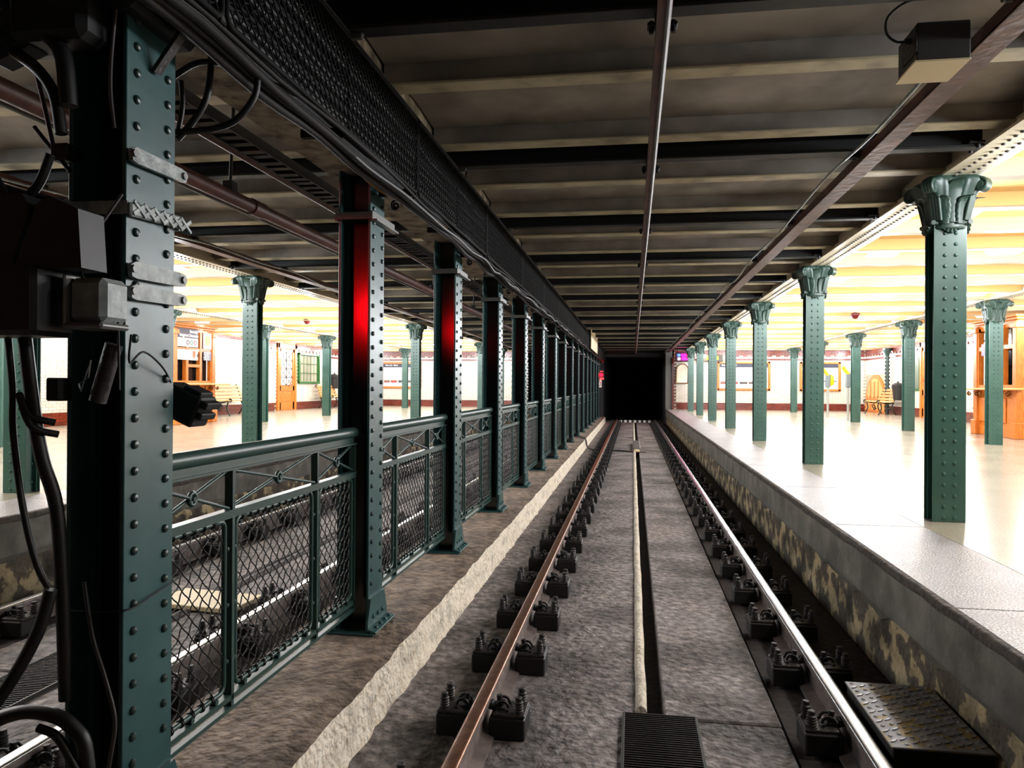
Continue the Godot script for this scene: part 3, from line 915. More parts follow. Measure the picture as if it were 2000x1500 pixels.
func build_railings() -> void:
	var L := BAY - 0.216
	var cuts := [0.0, 0.47, L - 0.47, L]
	var Z := func(s: float) -> float: return L / 2 - s
	var top := MB.new()
	top.cyl(Vector3(0, 1.008, L / 2), Vector3(0, 1.008, -L / 2 - 0.01), 0.027, 14)
	var fl := MB.new()
	fl.cbox(Vector3(0, 0.968, 0), Vector3(0.012, 0.028, L))
	fl.cbox(Vector3(0, 0.952, 0), Vector3(0.044, 0.007, L))
	var mid := MB.new()
	mid.cbox(Vector3(0, 0.805, 0), Vector3(0.036, 0.012, L))
	mid.cbox(Vector3(0.014, 0.796, 0), Vector3(0.008, 0.026, L))
	var low := MB.new()
	low.cbox(Vector3(0, 0.155, 0), Vector3(0.03, 0.018, L))
	low.cbox(Vector3(0.006, 0.118, 0), Vector3(0.022, 0.014, L))
	var up := MB.new()
	up.cbox(Vector3(0, 0.535, 0), Vector3(0.03, 0.83, 0.018))
	var upm := up.mesh()
	var sections := []
	for j in 3:
		var a: float = cuts[j] + (0.015 if j else 0.004)
		var b: float = cuts[j + 1] - (0.015 if j < 2 else 0.004)
		var za: float = Z.call(a)
		var zb: float = Z.call(b)
		var zc := (za + zb) / 2
		var rod1 := MB.new()
		rod1.cyl(Vector3(0.004, 0.945, za), Vector3(0.004, 0.815, zb), 0.0065, 6)
		var rod2 := MB.new()
		rod2.cyl(Vector3(-0.006, 0.815, za), Vector3(-0.006, 0.945, zb), 0.0065, 6)
		var ring := MB.new()
		var pts := []
		for i in 17: pts.append(Vector3(0.004, 0.88 + 0.019 * sin(TAU * i / 16.0), zc + 0.019 * cos(TAU * i / 16.0)))
		ring.tube(pts, 0.008, 6, false)
		ring.cyl(Vector3(-0.012, 0.88, zc), Vector3(0.014, 0.88, zc), 0.008, 8)
		# framed mesh panel
		var y0 := 0.185
		var y1 := 0.775
		var f0 := za - 0.022
		var f1 := zb + 0.022
		var fr := MB.new()
		var loop := []
		var rc := 0.03
		for c in [[f0 - rc, y1 - rc, 0.0], [f1 + rc, y1 - rc, PI / 2], [f1 + rc, y0 + rc, PI], [f0 - rc, y0 + rc, 1.5 * PI]]:
			for i in 5:
				var an: float = c[2] + i * PI / 8
				loop.append(Vector3(0, c[1] + rc * sin(an), c[0] + rc * cos(an)))
		loop.append(loop[0])
		loop.append(loop[1])
		fr.tube(loop, 0.0095, 8, false)
		for zz in [f0 - 0.06, zc, f1 + 0.06]:
			fr.cyl(Vector3(0.012, y1 + 0.012, zz), Vector3(-0.012, y1 + 0.012, zz), 0.011, 8)
			fr.cyl(Vector3(0.012, y0 - 0.012, zz), Vector3(-0.012, y0 - 0.012, zz), 0.011, 8)
		for yy in [y0 + 0.1, 0.48, y1 - 0.1]:
			fr.dome(Vector3(0.004, yy, f0 + 0.012), Vector3.RIGHT, 0.009)
			fr.dome(Vector3(0.004, yy, f1 - 0.012), Vector3.RIGHT, 0.009)
		var wi := MB.new()
		crimped(wi, Vector2(f1, y0), Vector2(f0, y1), 0.058, 0.056, 0.0027, 0.0068)
		var zt := f0 - 0.04
		while zt > f1 + 0.03:
			for yy in [y0, y1]:
				for o in [0.0, 0.007]:
					var rg := []
					for i in 9: rg.append(Vector3(0.0125 * cos(TAU * i / 8.0), yy + 0.0125 * sin(TAU * i / 8.0), zt + o))
					wi.tube(rg, 0.0026, 4, false)
			zt -= 0.058
		sections.append([rod1.mesh(), rod2.mesh(), ring.mesh(), fr.mesh(), wi.mesh()])
	var first: Node3D
	for k in POSTS - 1:
		var at := P(-1.392, 0.068, post_d(k) + BAY / 2)
		var label := "green iron railing with wire mesh panels between the posts, %s bay of the row" % nth(k)
		if first:
			copy(first, at, label)
			continue
		first = thing("railing", label, "railing", at, "railings between the posts")
		part("top_rail", top, mat.rail_green, first)
		part("rail_flange", fl, mat.rail_green, first)
		part("middle_rail", mid, mat.rail_green, first)
		part("bottom_rail", low, mat.rail_green, first)
		for s in cuts: put("upright", upm, mat.rail_green, first, Transform3D(Basis.IDENTITY, Vector3(0, 0, clampf(Z.call(s), -L / 2 + 0.01, L / 2 - 0.01))))
		for s in sections:
			put("brace", s[0], mat.rail_green, first)
			put("brace", s[1], mat.rail_green, first)
			put("ring", s[2], mat.rail_green, first)
			var p := put("panel_frame", s[3], mat.rail_green, first)
			stuff(put("wire_mesh", s[4], mat.wire, p))

# crimped wires in the plane x = 0 between two corners (z, y)
func crimped(m: MB, lo: Vector2, hi: Vector2, cz: float, cy: float, r: float, amp: float, per := 4, sides := 4) -> void:
	var w := hi.x - lo.x
	var h := hi.y - lo.y
	var hz := h / cy * cz
	for s in [-1.0, 1.0]:
		var k := 0
		while true:
			var z0 := lo.x + cz * (0.5 + k) - (hz if s > 0 else 0.0)
			k += 1
			if z0 > hi.x + (0.0 if s > 0 else hz): break
			# z = z0 + s * t * cz ; y = lo.y + t * cy
			var t0 := 0.0
			var t1 := h / cy
			if s > 0:
				t0 = maxf(t0, (lo.x - z0) / cz); t1 = minf(t1, (hi.x - z0) / cz)
			else:
				t0 = maxf(t0, (z0 - hi.x) / cz); t1 = minf(t1, (z0 - lo.x) / cz)
			if t1 - t0 < 0.3: continue
			var nrm := Vector2(cy, -s * cz).normalized()
			var n := maxi(1, int(ceil((t1 - t0) * per)))
			var pts := []
			for i in n + 1:
				var t := lerpf(t0, t1, float(i) / n)
				var a := amp * sin(TAU * t) * (1.0 if s < 0 else 0.25)
				pts.append(Vector3(s * 0.0014, lo.y + t * cy + nrm.y * a, z0 + s * t * cz + nrm.x * a))
			m.tube(pts, r, sides, false)

# ---- columns on the platforms ----------------------------------------------------------------------------------------------
func leaf(height: float, width: float, out0: float, out1: float, curl: float) -> MB:
	# an acanthus leaf rising along +y, leaning out along +z, its tip rolled over
	var m := MB.new()
	var rings := []
	for i in 13:
		var t := i / 12.0
		var y := height * (t if t < 0.8 else 0.8 + 0.2 * sin((t - 0.8) / 0.2 * 2.2) * 0.8)
		var z := lerpf(out0, out1, t * t) + (0.0 if t < 0.8 else curl * (1.0 - cos((t - 0.8) / 0.2 * 2.2)))
		var w := width * (0.75 + 0.35 * sin(t * PI * 0.8)) * (1.0 if t < 0.75 else 1.0 - 0.75 * pow((t - 0.75) / 0.25, 2)) * (1.0 + 0.10 * sin(t * 32.0))
		var th := 0.012
		rings.append([Vector3(-w, y, z - 0.006), Vector3(-w * 0.6, y, z - 0.012), Vector3(0, y, z - 0.012), Vector3(w * 0.6, y, z - 0.012), Vector3(w, y, z - 0.006), Vector3(w * 0.62, y, z + th * 0.9), Vector3(w * 0.3, y, z + th * 0.35), Vector3(0, y, z + th * 1.3), Vector3(-w * 0.3, y, z + th * 0.35), Vector3(-w * 0.62, y, z + th * 0.9)])
	for r in rings: r.reverse()
	m.loft(rings)
	return m
func build_columns() -> void:
	var H := 2.252
	var sh := MB.new()
	for s in [-1, 1]:
		sh.cbox(Vector3(0, 0.98, s * 0.072), Vector3(0.202, 1.96, 0.012), Basis.IDENTITY, 0.002)
		for x in [-0.062, 0.062]: sh.cbox(Vector3(x, 0.98, s * 0.058), Vector3(0.05, 1.96, 0.014))
	sh.cbox(Vector3(0, 0.98, 0), Vector3(0.10, 1.96, 0.13))
	for s in [-1, 1]: sh.cbox(Vector3(s * 0.056, 0.98, 0), Vector3(0.012, 1.96, 0.05))
	var shm := sh.mesh()
	var hd := MB.new()
	hd.dome(Vector3.ZERO, Vector3.BACK, 0.0125, 0.0105, 10)
	var hdm := hd.mesh()
	var rv := MB.new()
	for s in [-1, 1]:
		for x in [-0.033, 0.033]:
			for j in 27: rv.dome(Vector3(x, 0.03 + j * 0.0715, s * 0.078), Vector3(0, 0, s), 0.0125, 0.0105, 7)
	for s in [-1, 1]:
		for z in [-0.03, 0.03]:
			for j in 13: rv.dome(Vector3(s * 0.062, 0.08 + j * 0.143, z), Vector3(s, 0, 0), 0.010, 0.008, 6)
	var rvm := rv.mesh()
	var bell := MB.new()
	var rings := []
	for q in [[1.915, 0.112, 0.02], [1.93, 0.122, 0.03], [1.945, 0.112, 0.03], [1.99, 0.118, 0.05], [2.04, 0.130, 0.08], [2.09, 0.146, 0.11], [2.14, 0.164, 0.15], [2.18, 0.180, 0.18], [2.21, 0.190, 0.20], [2.228, 0.190, 0.20], [2.24, 0.182, 0.20], [2.252, 0.165, 0.18]]:
		var ring := []
		for i in 64:
			var an := TAU * i / 64.0
			var rr: float = q[1] * (1.0 - q[2] * cos(4.0 * an)) * (1.0 + (0.045 if q[0] > 1.95 and q[0] < 2.23 else 0.0) * cos(20.0 * an))
			ring.append(Vector3(rr * sin(an), q[0], rr * cos(an)))
		rings.append(ring)
	for r in rings: r.reverse()
	bell.loft(rings)
	var bellm := bell.mesh()
	var vol := MB.new()
	for w in [-0.027, -0.009, 0.009, 0.027]:
		var pts := []
		for i in 30:
			var a := PI * 0.9 - i * 0.42
			var rr := 0.052 * exp(-i * 0.055)
			pts.append(Vector3(w * (1.0 - 0.004 * i), 2.178 + rr * sin(a), 0.222 + rr * cos(a)))
		var stem := [Vector3(w, 1.97, 0.130), Vector3(w, 2.05, 0.148), Vector3(w, 2.12, 0.165)]
		vol.tube(curve(stem + [pts[0]], 3).slice(0, -1) + pts, 0.0125, 7)
	vol.cyl(Vector3(-0.040, 2.178, 0.222), Vector3(0.040, 2.178, 0.222), 0.020, 10)
	vol.cyl(Vector3(-0.033, 2.178, 0.222), Vector3(0.033, 2.178, 0.222), 0.042, 14)
	var volm := vol.mesh()
	var big := leaf(0.27, 0.060, 0.112, 0.168, 0.045).mesh()
	var small := leaf(0.18, 0.046, 0.116, 0.150, 0.04).mesh()
	var fan := MB.new()
	for i in 7:
		var a := PI + PI * (i + 0.5) / 7.0
		fan.tube([Vector3(0.008 * cos(a), 1.955 + 0.008 * sin(a), 0.012), Vector3(0.036 * cos(a), 1.955 + 0.036 * sin(a), 0.012), Vector3(0.062 * cos(a), 1.955 + 0.062 * sin(a), 0.006)], 0.006, 6, true, 0.0165)
	fan.dome(Vector3(0, 1.958, 0.006), Vector3.BACK, 0.018, 0.016)
	for s in [-1, 1]: fan.cyl(Vector3(s * 0.07, 1.955, 0.0), Vector3(s * 0.105, 1.958, 0.0), 0.016, 8)
	var fanm := fan.mesh()
	var proto: Node3D
	var rows := [[2.045, range(0, 7), "front row of the right platform"], [5.57, range(1, 7), "back row of the right platform"], [-4.84, range(0, 7), "front row of the left platform"], [-8.52, range(0, 7), "back row of the left platform"]]
	for r in rows:
		var n := 0
		for k in r[1]:
			var d: float = 5.40 + 3.77 * k + 0.078
			var label := "green riveted iron column with a leafy capital, %s in the %s" % [nth(n), r[2]]
			n += 1
			var c: Node3D
			if proto == null or (r[0] == 5.57 and n == 1):
				c = thing("column", label, "column", P(r[0], PLAT, d), "green columns along the platforms")
				put("shaft", shm, mat.column, c)
				if proto == null:
					for s in [-1, 1]:
						for x in [-0.033, 0.033]:
							for j in 27: put("rivet", hdm, mat.column, c, Transform3D(Basis(Vector3.UP, 0.0 if s > 0 else PI), Vector3(x, 0.03 + j * 0.0715, s * 0.078)))
					proto = c
				var cap := put("capital", bellm, mat.capital, c)
				for a in 4:
					put("volute", volm, mat.capital, cap, Transform3D(Basis(Vector3.UP, PI / 4 + a * PI / 2), Vector3.ZERO))
					put("leaf", big, mat.capital, cap, Transform3D(Basis(Vector3.UP, a * PI / 2), Vector3(0, 1.955, 0)))
					for s in [-1, 1]: put("leaf", small, mat.capital, cap, Transform3D(Basis(Vector3.UP, a * PI / 2 + s * 0.45), Vector3(0, 1.945, 0)))
					var off := Transform3D(Basis(Vector3.UP, a * PI / 2), Basis(Vector3.UP, a * PI / 2) * Vector3(0, 0, 0.082 if a % 2 == 0 else 0.112))
					put("shell", fanm, mat.capital, cap, off)
				continue
			c = proto.duplicate()
			for q in c.get_children():
				if q.name.begins_with("rivet"):
					c.remove_child(q)
					q.free()
			c.name = "column"
			add_child(c, true)
			c.position = P(r[0], PLAT, d)
			c.set_meta("label", label)
			stuff(put("rivets", rvm, mat.column, c))

# ---- overhead --------------------------------------------------------------------------------------------------------------
func build_overhead() -> void:
	for left in [false, true]:
		var side := "far left track" if left else "track straight ahead"
		# black cross beams
		var cb := MB.new()
		var x0 := mx(-1.21, left)
		var x1 := mx(1.965, left)
		var w := absf(x1 - x0)
		cb.cbox(Vector3(0, 0.008, 0), Vector3(w, 0.016, 0.085), Basis.IDENTITY, 0.003)
		cb.cbox(Vector3(0, 0.07, 0), Vector3(w, 0.12, 0.014))
		cb.cbox(Vector3(0, 0.125, 0), Vector3(w, 0.014, 0.08))
		for s in [-1, 1]:
			cb.cbox(Vector3(s * (w / 2 - 0.05), 0.022, 0), Vector3(0.08, 0.012, 0.14))
			for z in [-0.05, 0.05]: cb.cyl(Vector3(s * (w / 2 - 0.04), -0.012, z), Vector3(s * (w / 2 - 0.04), 0.03, z), 0.011, 6)
		var cbm := cb.mesh()
		for k in 16:
			var d := 2.88 + BAY * k - 0.01
			tag(put("cross_beam", cbm, mat.beam_black, null, Transform3D(Basis.IDENTITY, P((x0 + x1) / 2, 2.69, d))), "black steel cross beam under the ceiling of the %s, %s along" % [side, nth(k)], "beam", "black cross beams over the tracks")
		# contact rail with its hangers
		var xc := mx(0.10, left)
		var t := thing("contact_rail", "brown overhead contact rail with a bright wire above the middle of the %s" % side, "overhead rail", P(xc, 2.59, 15), "overhead contact rails")
		var cr := MB.new()
		cr.cbox(Vector3(0, 0.03, 0), Vector3(0.05, 0.045, 38), Basis.IDENTITY, 0.005)
		part("bar", cr, mat.rust, t)
		var wr := MB.new()
		wr.cyl(Vector3(0.012, 0.002, 19), Vector3(0.012, 0.002, -19), 0.008, 8)
		part("contact_wire", wr, mat.grey_iron, t)
		var hg := MB.new()
		hg.cbox(Vector3(0, 0.056, 0), Vector3(0.11, 0.014, 0.05), Basis.IDENTITY, 0.003)
		hg.cyl(Vector3(0, 0.06, 0), Vector3(0, 0.098, 0), 0.03, 10)
		for s in [-1, 1]: hg.cyl(Vector3(s * 0.04, 0.03, 0), Vector3(s * 0.04, 0.075, 0), 0.01, 6)
		var hgm := hg.mesh()
		for k in 16: put("hanger", hgm, mat.black, t, Transform3D(Basis.IDENTITY, Vector3(0, 0, 15 - (2.88 + BAY * k))))
		# rust-brown channel under the cross beams
		var ch := MB.new()
		var xb := mx(1.357, left)
		ch.cbox(Vector3(0, 0.006, 0), Vector3(0.11, 0.012, 37), Basis.IDENTITY, 0.003)
		for s in [-1, 1]: ch.cbox(Vector3(s * 0.05, 0.03, 0), Vector3(0.010, 0.058, 37))
		var ct := thing("steel_channel", "long rust-brown steel channel hung under the cross beams beside the %s" % ("left platform" if left else "right platform"), "channel", P(xb, 2.63, 13), "steel channels beside the platforms")
		part("channel", ch, mat.rust, ct)
		var cl := MB.new()
		var s0 := -1.0 if not left else 1.0
		for z in [0.0]:
			cl.cbox(Vector3(s0 * 0.075, 0.045, z), Vector3(0.05, 0.03, 0.05), Basis.IDENTITY, 0.003)
			cl.dome(Vector3(s0 * 0.08, 0.03, z), Vector3.DOWN, 0.012)
		var clm := cl.mesh()
		for k in 15: put("clamp", clm, mat.black, ct, Transform3D(Basis.IDENTITY, Vector3(0, 0, 13 - (2.88 + BAY * k))))
		# grey cable slung along the channel
		var pts := []
		for k in 16:
			var d := 3.28 + BAY * k * 0.96
			pts.append(P(xb + s0 * (0.13 + 0.02 * sin(k * 2.1)), 2.655, d))
			pts.append(P(xb + s0 * (0.15 + 0.02 * sin(k * 1.3)), 2.615 + 0.01 * sin(k * 3.7), d + BAY * 0.48))
		var gc := MB.new()
		gc.tube(curve(pts, 4), 0.008, 6)
		tag(part("cable", gc, mat.zinc), "thin grey cable sagging along the rust-brown channel beside the %s platform" % ("left" if left else "right"), "cable")
	# junction box under the ceiling on the right
	var jb := thing("junction_box", "dark box with a pale underside on the brown channel, upper right, with a cable loop", "junction box", P(1.155, 2.555, 3.225))
	var jm := MB.new()
	jm.cbox(Vector3(0, 0.08, 0), Vector3(0.19, 0.145, 0.21), Basis.IDENTITY, 0.004)
	part("housing", jm, plain(Color(0.22, 0.21, 0.2), 0.5), jb)
	var jl := MB.new()
	jl.cbox(Vector3(-0.005, 0.003, 0), Vector3(0.20, 0.008, 0.22), Basis.IDENTITY, 0.002)
	part("base_panel", jl, mat.cream_board, jb)
	var jt := MB.new()
	jt.cbox(Vector3(-0.098, 0.09, 0.03), Vector3(0.006, 0.10, 0.16), Basis.IDENTITY, 0.002)
	jt.cyl(Vector3(-0.10, 0.10, 0.06), Vector3(-0.125, 0.10, 0.06), 0.012, 8)
	part("bracket", jt, mat.iron, jb)
	var jc := MB.new()
	jc.tube(curve([Vector3(-0.12, 0.10, 0.06), Vector3(-0.16, 0.098, 0.07), Vector3(-0.20, 0.125, 0.09), Vector3(-0.205, 0.17, 0.12), Vector3(-0.16, 0.205, 0.15), Vector3(-0.10, 0.215, 0.17)], 6), 0.005, 6)
	part("cable_loop", jc, mat.rubber, jb)
	# pipes and ladder on the far side of the white beam
	var pi := thing("pipe", "brown steel pipe with a coupling running along behind the posts", "pipe", P(-1.9, 2.21, 15))
	var pm := MB.new()
	pm.cyl(Vector3(0, 0, 15), Vector3(0, 0, -15), 0.034, 14)
	part("tube", pm, mat.rust, pi)
	var pc := MB.new()
	for z in [11.4, 5.0, -2.0]: pc.cyl(Vector3(0, 0, z), Vector3(0, 0, z - 0.12), 0.041, 14)
	part("coupling", pc, mat.rust, pi)
	var ph := MB.new()
	for k in 14:
		var z := 15 - (3.4 + BAY * k)
		ph.cyl(Vector3(0.0, 0.03, z), Vector3(0.02, 0.52, z), 0.008, 6)
		ph.cbox(Vector3(0, 0.045, z), Vector3(0.05, 0.05, 0.06), Basis.IDENTITY, 0.004)
	part("hanger", ph, mat.black, pi)
	var th := MB.new()
	th.tube([P(-1.78, 2.36, 1.5), P(-1.78, 2.36, 30)], 0.012, 6)
	tag(part("conduit", th, mat.rust), "thin brown conduit running above the brown pipe behind the posts", "conduit")
	var cl2 := thing("cable_ladder", "black cable ladder of rungs and rails running beside the whitewashed beam", "cable ladder", P(-1.66, 2.36, 15))
	var lr := MB.new()
	for x in [-0.055, 0.055]: lr.cbox(Vector3(x, 0, 0), Vector3(0.008, 0.045, 30))
	part("side_rail", lr, mat.black, cl2)
	var rg := MB.new()
	for i in 330: rg.cbox(Vector3(0, -0.01 + fnl.get_noise_1d(i * 3.0) * 0.012, 14.9 - i * 0.09), Vector3(0.10, 0.022, 0.045))
	stuff(part("rungs", rg, mat.black, cl2))
	var lc := MB.new()
	for j in 3:
		var pts := []
		for i in 60: pts.append(Vector3(-0.03 + j * 0.03, 0.02 + fnl.get_noise_2d(i * 0.9, j * 9.0) * 0.02, 15 - i * 0.5))
		lc.tube(pts, 0.010, 5)
	part("cables", lc, mat.rubber, cl2)

func build_tray() -> void:
	var t := thing("mesh_tray", "long black cable tray screened with wire mesh along the top of the posts", "cable tray", P(-1.10, 2.30, 15))
	var L := BAY - 0.024
	var fr := MB.new()
	var loop := []
	var rc := 0.03
	var h := 0.372
	for c in [[L / 2 - rc, h - rc, 0.0], [-L / 2 + rc, h - rc, PI / 2], [-L / 2 + rc, rc, PI], [L / 2 - rc, rc, 1.5 * PI]]:
		for i in 5:
			var an: float = c[2] + i * PI / 8
			loop.append(Vector3(0, c[1] + rc * sin(an), c[0] + rc * cos(an)))
	loop.append(loop[0]); loop.append(loop[1])
	fr.tube(loop, 0.009, 8, false)
	fr.cbox(Vector3(-0.006, 0.186, 0), Vector3(0.006, 0.36, 0.02))
	var frm := fr.mesh()
	var wi := MB.new()
	crimped(wi, Vector2(-L / 2, 0.0), Vector2(L / 2, h), 0.046, 0.044, 0.0032, 0.006, 3, 4)
	var wim := wi.mesh()
	var br := MB.new()
	br.cbox(Vector3(-0.10, 0.0, 0), Vector3(0.20, 0.008, 0.03))
	br.cbox(Vector3(-0.10, 0.014, 0.012), Vector3(0.20, 0.028, 0.006))
	var brm := br.mesh()
	var back := MB.new()
	back.cbox(Vector3(-0.085, 0.19, 0), Vector3(0.006, 0.34, 31.8))
	part("back_plate", back, mat.black, t)
	var top := MB.new()
	top.cbox(Vector3(-0.04, h + 0.008, 0), Vector3(0.10, 0.006, 31.8))
	part("top_plate", top, mat.black, t)
	for k in range(-1, POSTS):
		var z := 15 - (1.93 + BAY * (k + 0.5))
		var p := put("mesh_panel", frm, mat.tray, t, Transform3D(Basis.IDENTITY, Vector3(0, 0, z)))
		stuff(put("wire_mesh", wim, mat.tray, p))
		for q in [0.0, 0.5]: put("bracket", brm, mat.tray, t, Transform3D(Basis.IDENTITY, Vector3(0, -0.006, z + BAY * q)))
		var lug := MB.new()
		lug.cbox(Vector3(0.02, h + 0.012, z), Vector3(0.05, 0.03, 0.02))
		lug.dome(Vector3(0.045, h + 0.012, z), Vector3.RIGHT, 0.010)
		part("lug", lug, mat.grey_iron, t)
	var inner := MB.new()
	for j in 7:
		var pts := []
		for i in 120: pts.append(Vector3(-0.02 - 0.05 * (0.5 + 0.5 * sin(j * 2.2)) , 0.05 + j * 0.042 + fnl.get_noise_2d(i * 0.7, j * 5.0) * 0.03, 16 - i * 0.27))
		inner.tube(pts, 0.012, 5)
	part("inner_cables", inner, mat.rubber, t)
	# cables slung under the tray between its brackets
	for j in 7:
		var pts := []
		var x := -1.115 - j * 0.0125
		var sag := 0.012 + 0.022 * absf(sin(j * 1.7))
		for i in 70:
			var d := 1.0 + i * 0.4325
			var ph := fposmod((d - 1.93) / (BAY / 2), 1.0)
			var y := 2.278 - 0.012 * (j % 3) - sag * 4.0 * ph * (1.0 - ph) + fnl.get_noise_2d(d * 0.7, j * 7.0) * 0.014
			pts.append(P(x + fnl.get_noise_2d(d * 0.5, j * 13.0 + 40) * 0.035, y + 0.02, d))
		var m := MB.new()
		m.tube(curve(pts, 3), 0.009 + 0.003 * (j % 3), 6)
		var c := part("cable", m, [mat.sling, mat.rubber, mat.sling][j % 3])
		tag(c, "dark cable slung in the bundle under the mesh tray, %s from the track side" % nth(j).replace("nearest", "first"), "cable", "cables slung under the mesh tray")
	var ye := MB.new()
	ye.tube(curve([P(-1.12, 2.30, 1.45), P(-1.20, 2.365, 1.95), P(-1.225, 2.36, 2.15), P(-1.245, 2.345, 2.5), P(-1.215, 2.31, 3.0), P(-1.26, 2.29, 3.6), P(-1.20, 2.30, 4.2), P(-1.15, 2.31, 5.0)], 6), 0.0065, 6)
	tag(part("cable", ye, mat.yellow_cable), "yellow cable running among the dark cables under the mesh tray", "cable")

# ---- far things on the platforms -------------------------------------------------------------------------------------------
func build_kiosks() -> void:
	for left in [false, true]:
		var side := "left" if left else "right"
		var d0 := 14.9 if left else 14.5
		var d1 := 16.4 if left else 16.05
		var xf := -9.6 if left else 6.6             # the face towards the tracks
		var xb := -11.58 if left else 8.53
		var s := 1.0 if left else -1.0              # outwards from that face
		var t := thing("kiosk", "varnished wooden ticket booth with dark windows and a counter on the %s platform" % side, "kiosk", P(xf, PLAT, (d0 + d1) / 2))
		var hd := (d1 - d0) / 2
		var depth := absf(xb - xf)
		var cx := -s * depth / 2
		var core := MB.new()
		core.cbox(Vector3(cx - s * 0.04, 1.05, 0), Vector3(depth - 0.1, 2.05, hd * 2 - 0.1))
		part("walls", core, mat.glass_dark, t)
		var fr := MB.new()
		fr.cbox(Vector3(cx, 0.09, 0), Vector3(depth + 0.06, 0.18, hd * 2 + 0.06), Basis.IDENTITY, 0.01)
		fr.cbox(Vector3(cx, 0.46, 0), Vector3(depth, 0.66, hd * 2), Basis.IDENTITY, 0.01)
		fr.cbox(Vector3(cx, 0.82, 0), Vector3(depth + 0.03, 0.07, hd * 2 + 0.03), Basis.IDENTITY, 0.008)
		part("carcass", fr, mat.wood, t)
		fr = MB.new()
		fr.cbox(Vector3(cx, 2.02, 0), Vector3(depth + 0.02, 0.12, hd * 2 + 0.02), Basis.IDENTITY, 0.01)
		fr.cbox(Vector3(cx, 2.10, 0), Vector3(depth + 0.14, 0.05, hd * 2 + 0.14), Basis.IDENTITY, 0.015)
		fr.cbox(Vector3(cx, 2.145, 0), Vector3(depth + 0.22, 0.04, hd * 2 + 0.22), Basis.IDENTITY, 0.012)
		part("cornice", fr, mat.wood, t)
		var st := MB.new()                                       # posts and rails of the glazed part
		var divs := [-hd + 0.05, -hd / 3, hd / 3, hd - 0.05] if not left else [-hd + 0.05, -hd + 0.50, 0.28, hd - 0.05]
		for z in divs: st.cbox(Vector3(0, 1.42, z), Vector3(0.10, 1.2, 0.09), Basis.IDENTITY, 0.008)
		for y in [0.90, 1.62]: st.cbox(Vector3(0, y, 0), Vector3(0.085, 0.085, hd * 2), Basis.IDENTITY, 0.008)
		st.cbox(Vector3(0, 1.27, 0.0), Vector3(0.085, 0.07, hd * 0.7), Basis.IDENTITY, 0.008)
		var zf := hd                                              # face towards the viewer
		var n := 4
		for i in n + 1: st.cbox(Vector3(-s * (0.05 + (depth - 0.1) * i / n), 1.42, zf), Vector3(0.09, 1.2, 0.10), Basis.IDENTITY, 0.008)
		for y in [0.90, 1.62]: st.cbox(Vector3(cx, y, zf), Vector3(depth, 0.085, 0.085), Basis.IDENTITY, 0.008)
		part("window_frame", st, mat.wood, t)
		var pn := MB.new()                                        # raised panels of the lower half
		for i in 4: pn.cbox(Vector3(s * 0.012, 0.48, -hd + (i + 0.5) * hd * 0.5), Vector3(0.03, 0.46, hd * 0.40), Basis.IDENTITY, 0.012)
		for i in 4: pn.cbox(Vector3(-s * depth * (i + 0.5) / 4, 0.48, zf + 0.012), Vector3(depth * 0.19, 0.46, 0.03), Basis.IDENTITY, 0.012)
		part("raised_panel", pn, mat.wood, t)
		for z in [-hd, hd]:
			var pil := MB.new()
			pil.cbox(Vector3(s * 0.005, 1.06, z), Vector3(0.14, 2.0, 0.14), Basis.IDENTITY, 0.012)
			pil.cbox(Vector3(s * 0.01, 0.14, z), Vector3(0.20, 0.28, 0.20), Basis.IDENTITY, 0.012)
			pil.cbox(Vector3(s * 0.01, 1.98, z), Vector3(0.19, 0.10, 0.19), Basis.IDENTITY, 0.012)
			part("corner_pillar", pil, mat.wood, t)
		var co := MB.new()
		co.cbox(Vector3(s * 0.15, 0.865, -0.05), Vector3(0.36, 0.035, hd * 2 + 0.5), Basis.IDENTITY, 0.012)
		part("counter", co, mat.wood_light, t)
		for z in [-hd + 0.1, -0.15, 0.55]:
			var b := MB.new()
			for q in [[0.06, 0.06, 1.0], [0.19, 0.045, -1.0]]:
				var pts := []
				for i in 20:
					var a: float = PI / 2 + q[2] * i * 0.5
					var rr: float = q[1] * exp(-i * 0.07)
					pts.append(Vector3(s * (q[0] + 0.02 + rr * cos(a)), 0.775 + rr * sin(a), z))
				b.tube(pts, 0.011, 6)
			part("scroll_bracket", b, plain(Color(0.55, 0.36, 0.12), 0.4, 0.4), t)
		if left:
			var sx := 0.062
			var p1 := MB.new()
			p1.cbox(Vector3(sx, 1.97, 0.30), Vector3(0.008, 0.20, 0.80))
			part("purple_sign", p1, plain(Color(0.13, 0.025, 0.14), 0.4), t)
			var turn := Basis(Vector3.UP, PI / 2)
			lettering("Ruandy", 0.085, mat.ink_white, t, Transform3D(turn, Vector3(sx + 0.005, 2.01, 0.08)), "Droid Sans", 700)
			lettering("Nejpirni Zlomenu", 0.085, mat.ink_white, t, Transform3D(turn, Vector3(sx + 0.005, 1.92, 0.25)), "Droid Sans", 700)
			var p2 := MB.new()
			p2.cbox(Vector3(sx, 1.77, 0.30), Vector3(0.008, 0.19, 0.80))
			part("white_sign", p2, mat.white_paint, t)
			for i in 3:
				var rg := MB.new()
				var pts := []
				for j in 17: pts.append(Vector3(sx + 0.006, 1.77 + 0.045 * sin(TAU * j / 16.0), 0.30 - i * 0.14 + 0.045 * cos(TAU * j / 16.0)))
				rg.tube(pts, 0.009, 5, false)
				part("round_mark", rg, plain([Color(0.25, 0.12, 0.2), Color(0.15, 0.5, 0.4), Color(0.7, 0.3, 0.4)][i], 0.5), t)
			var p3 := MB.new()
			p3.cbox(Vector3(sx, 1.50, 0.30), Vector3(0.008, 0.22, 0.80))
			part("white_sign", p3, mat.white_paint, t)
			var p5 := MB.new()
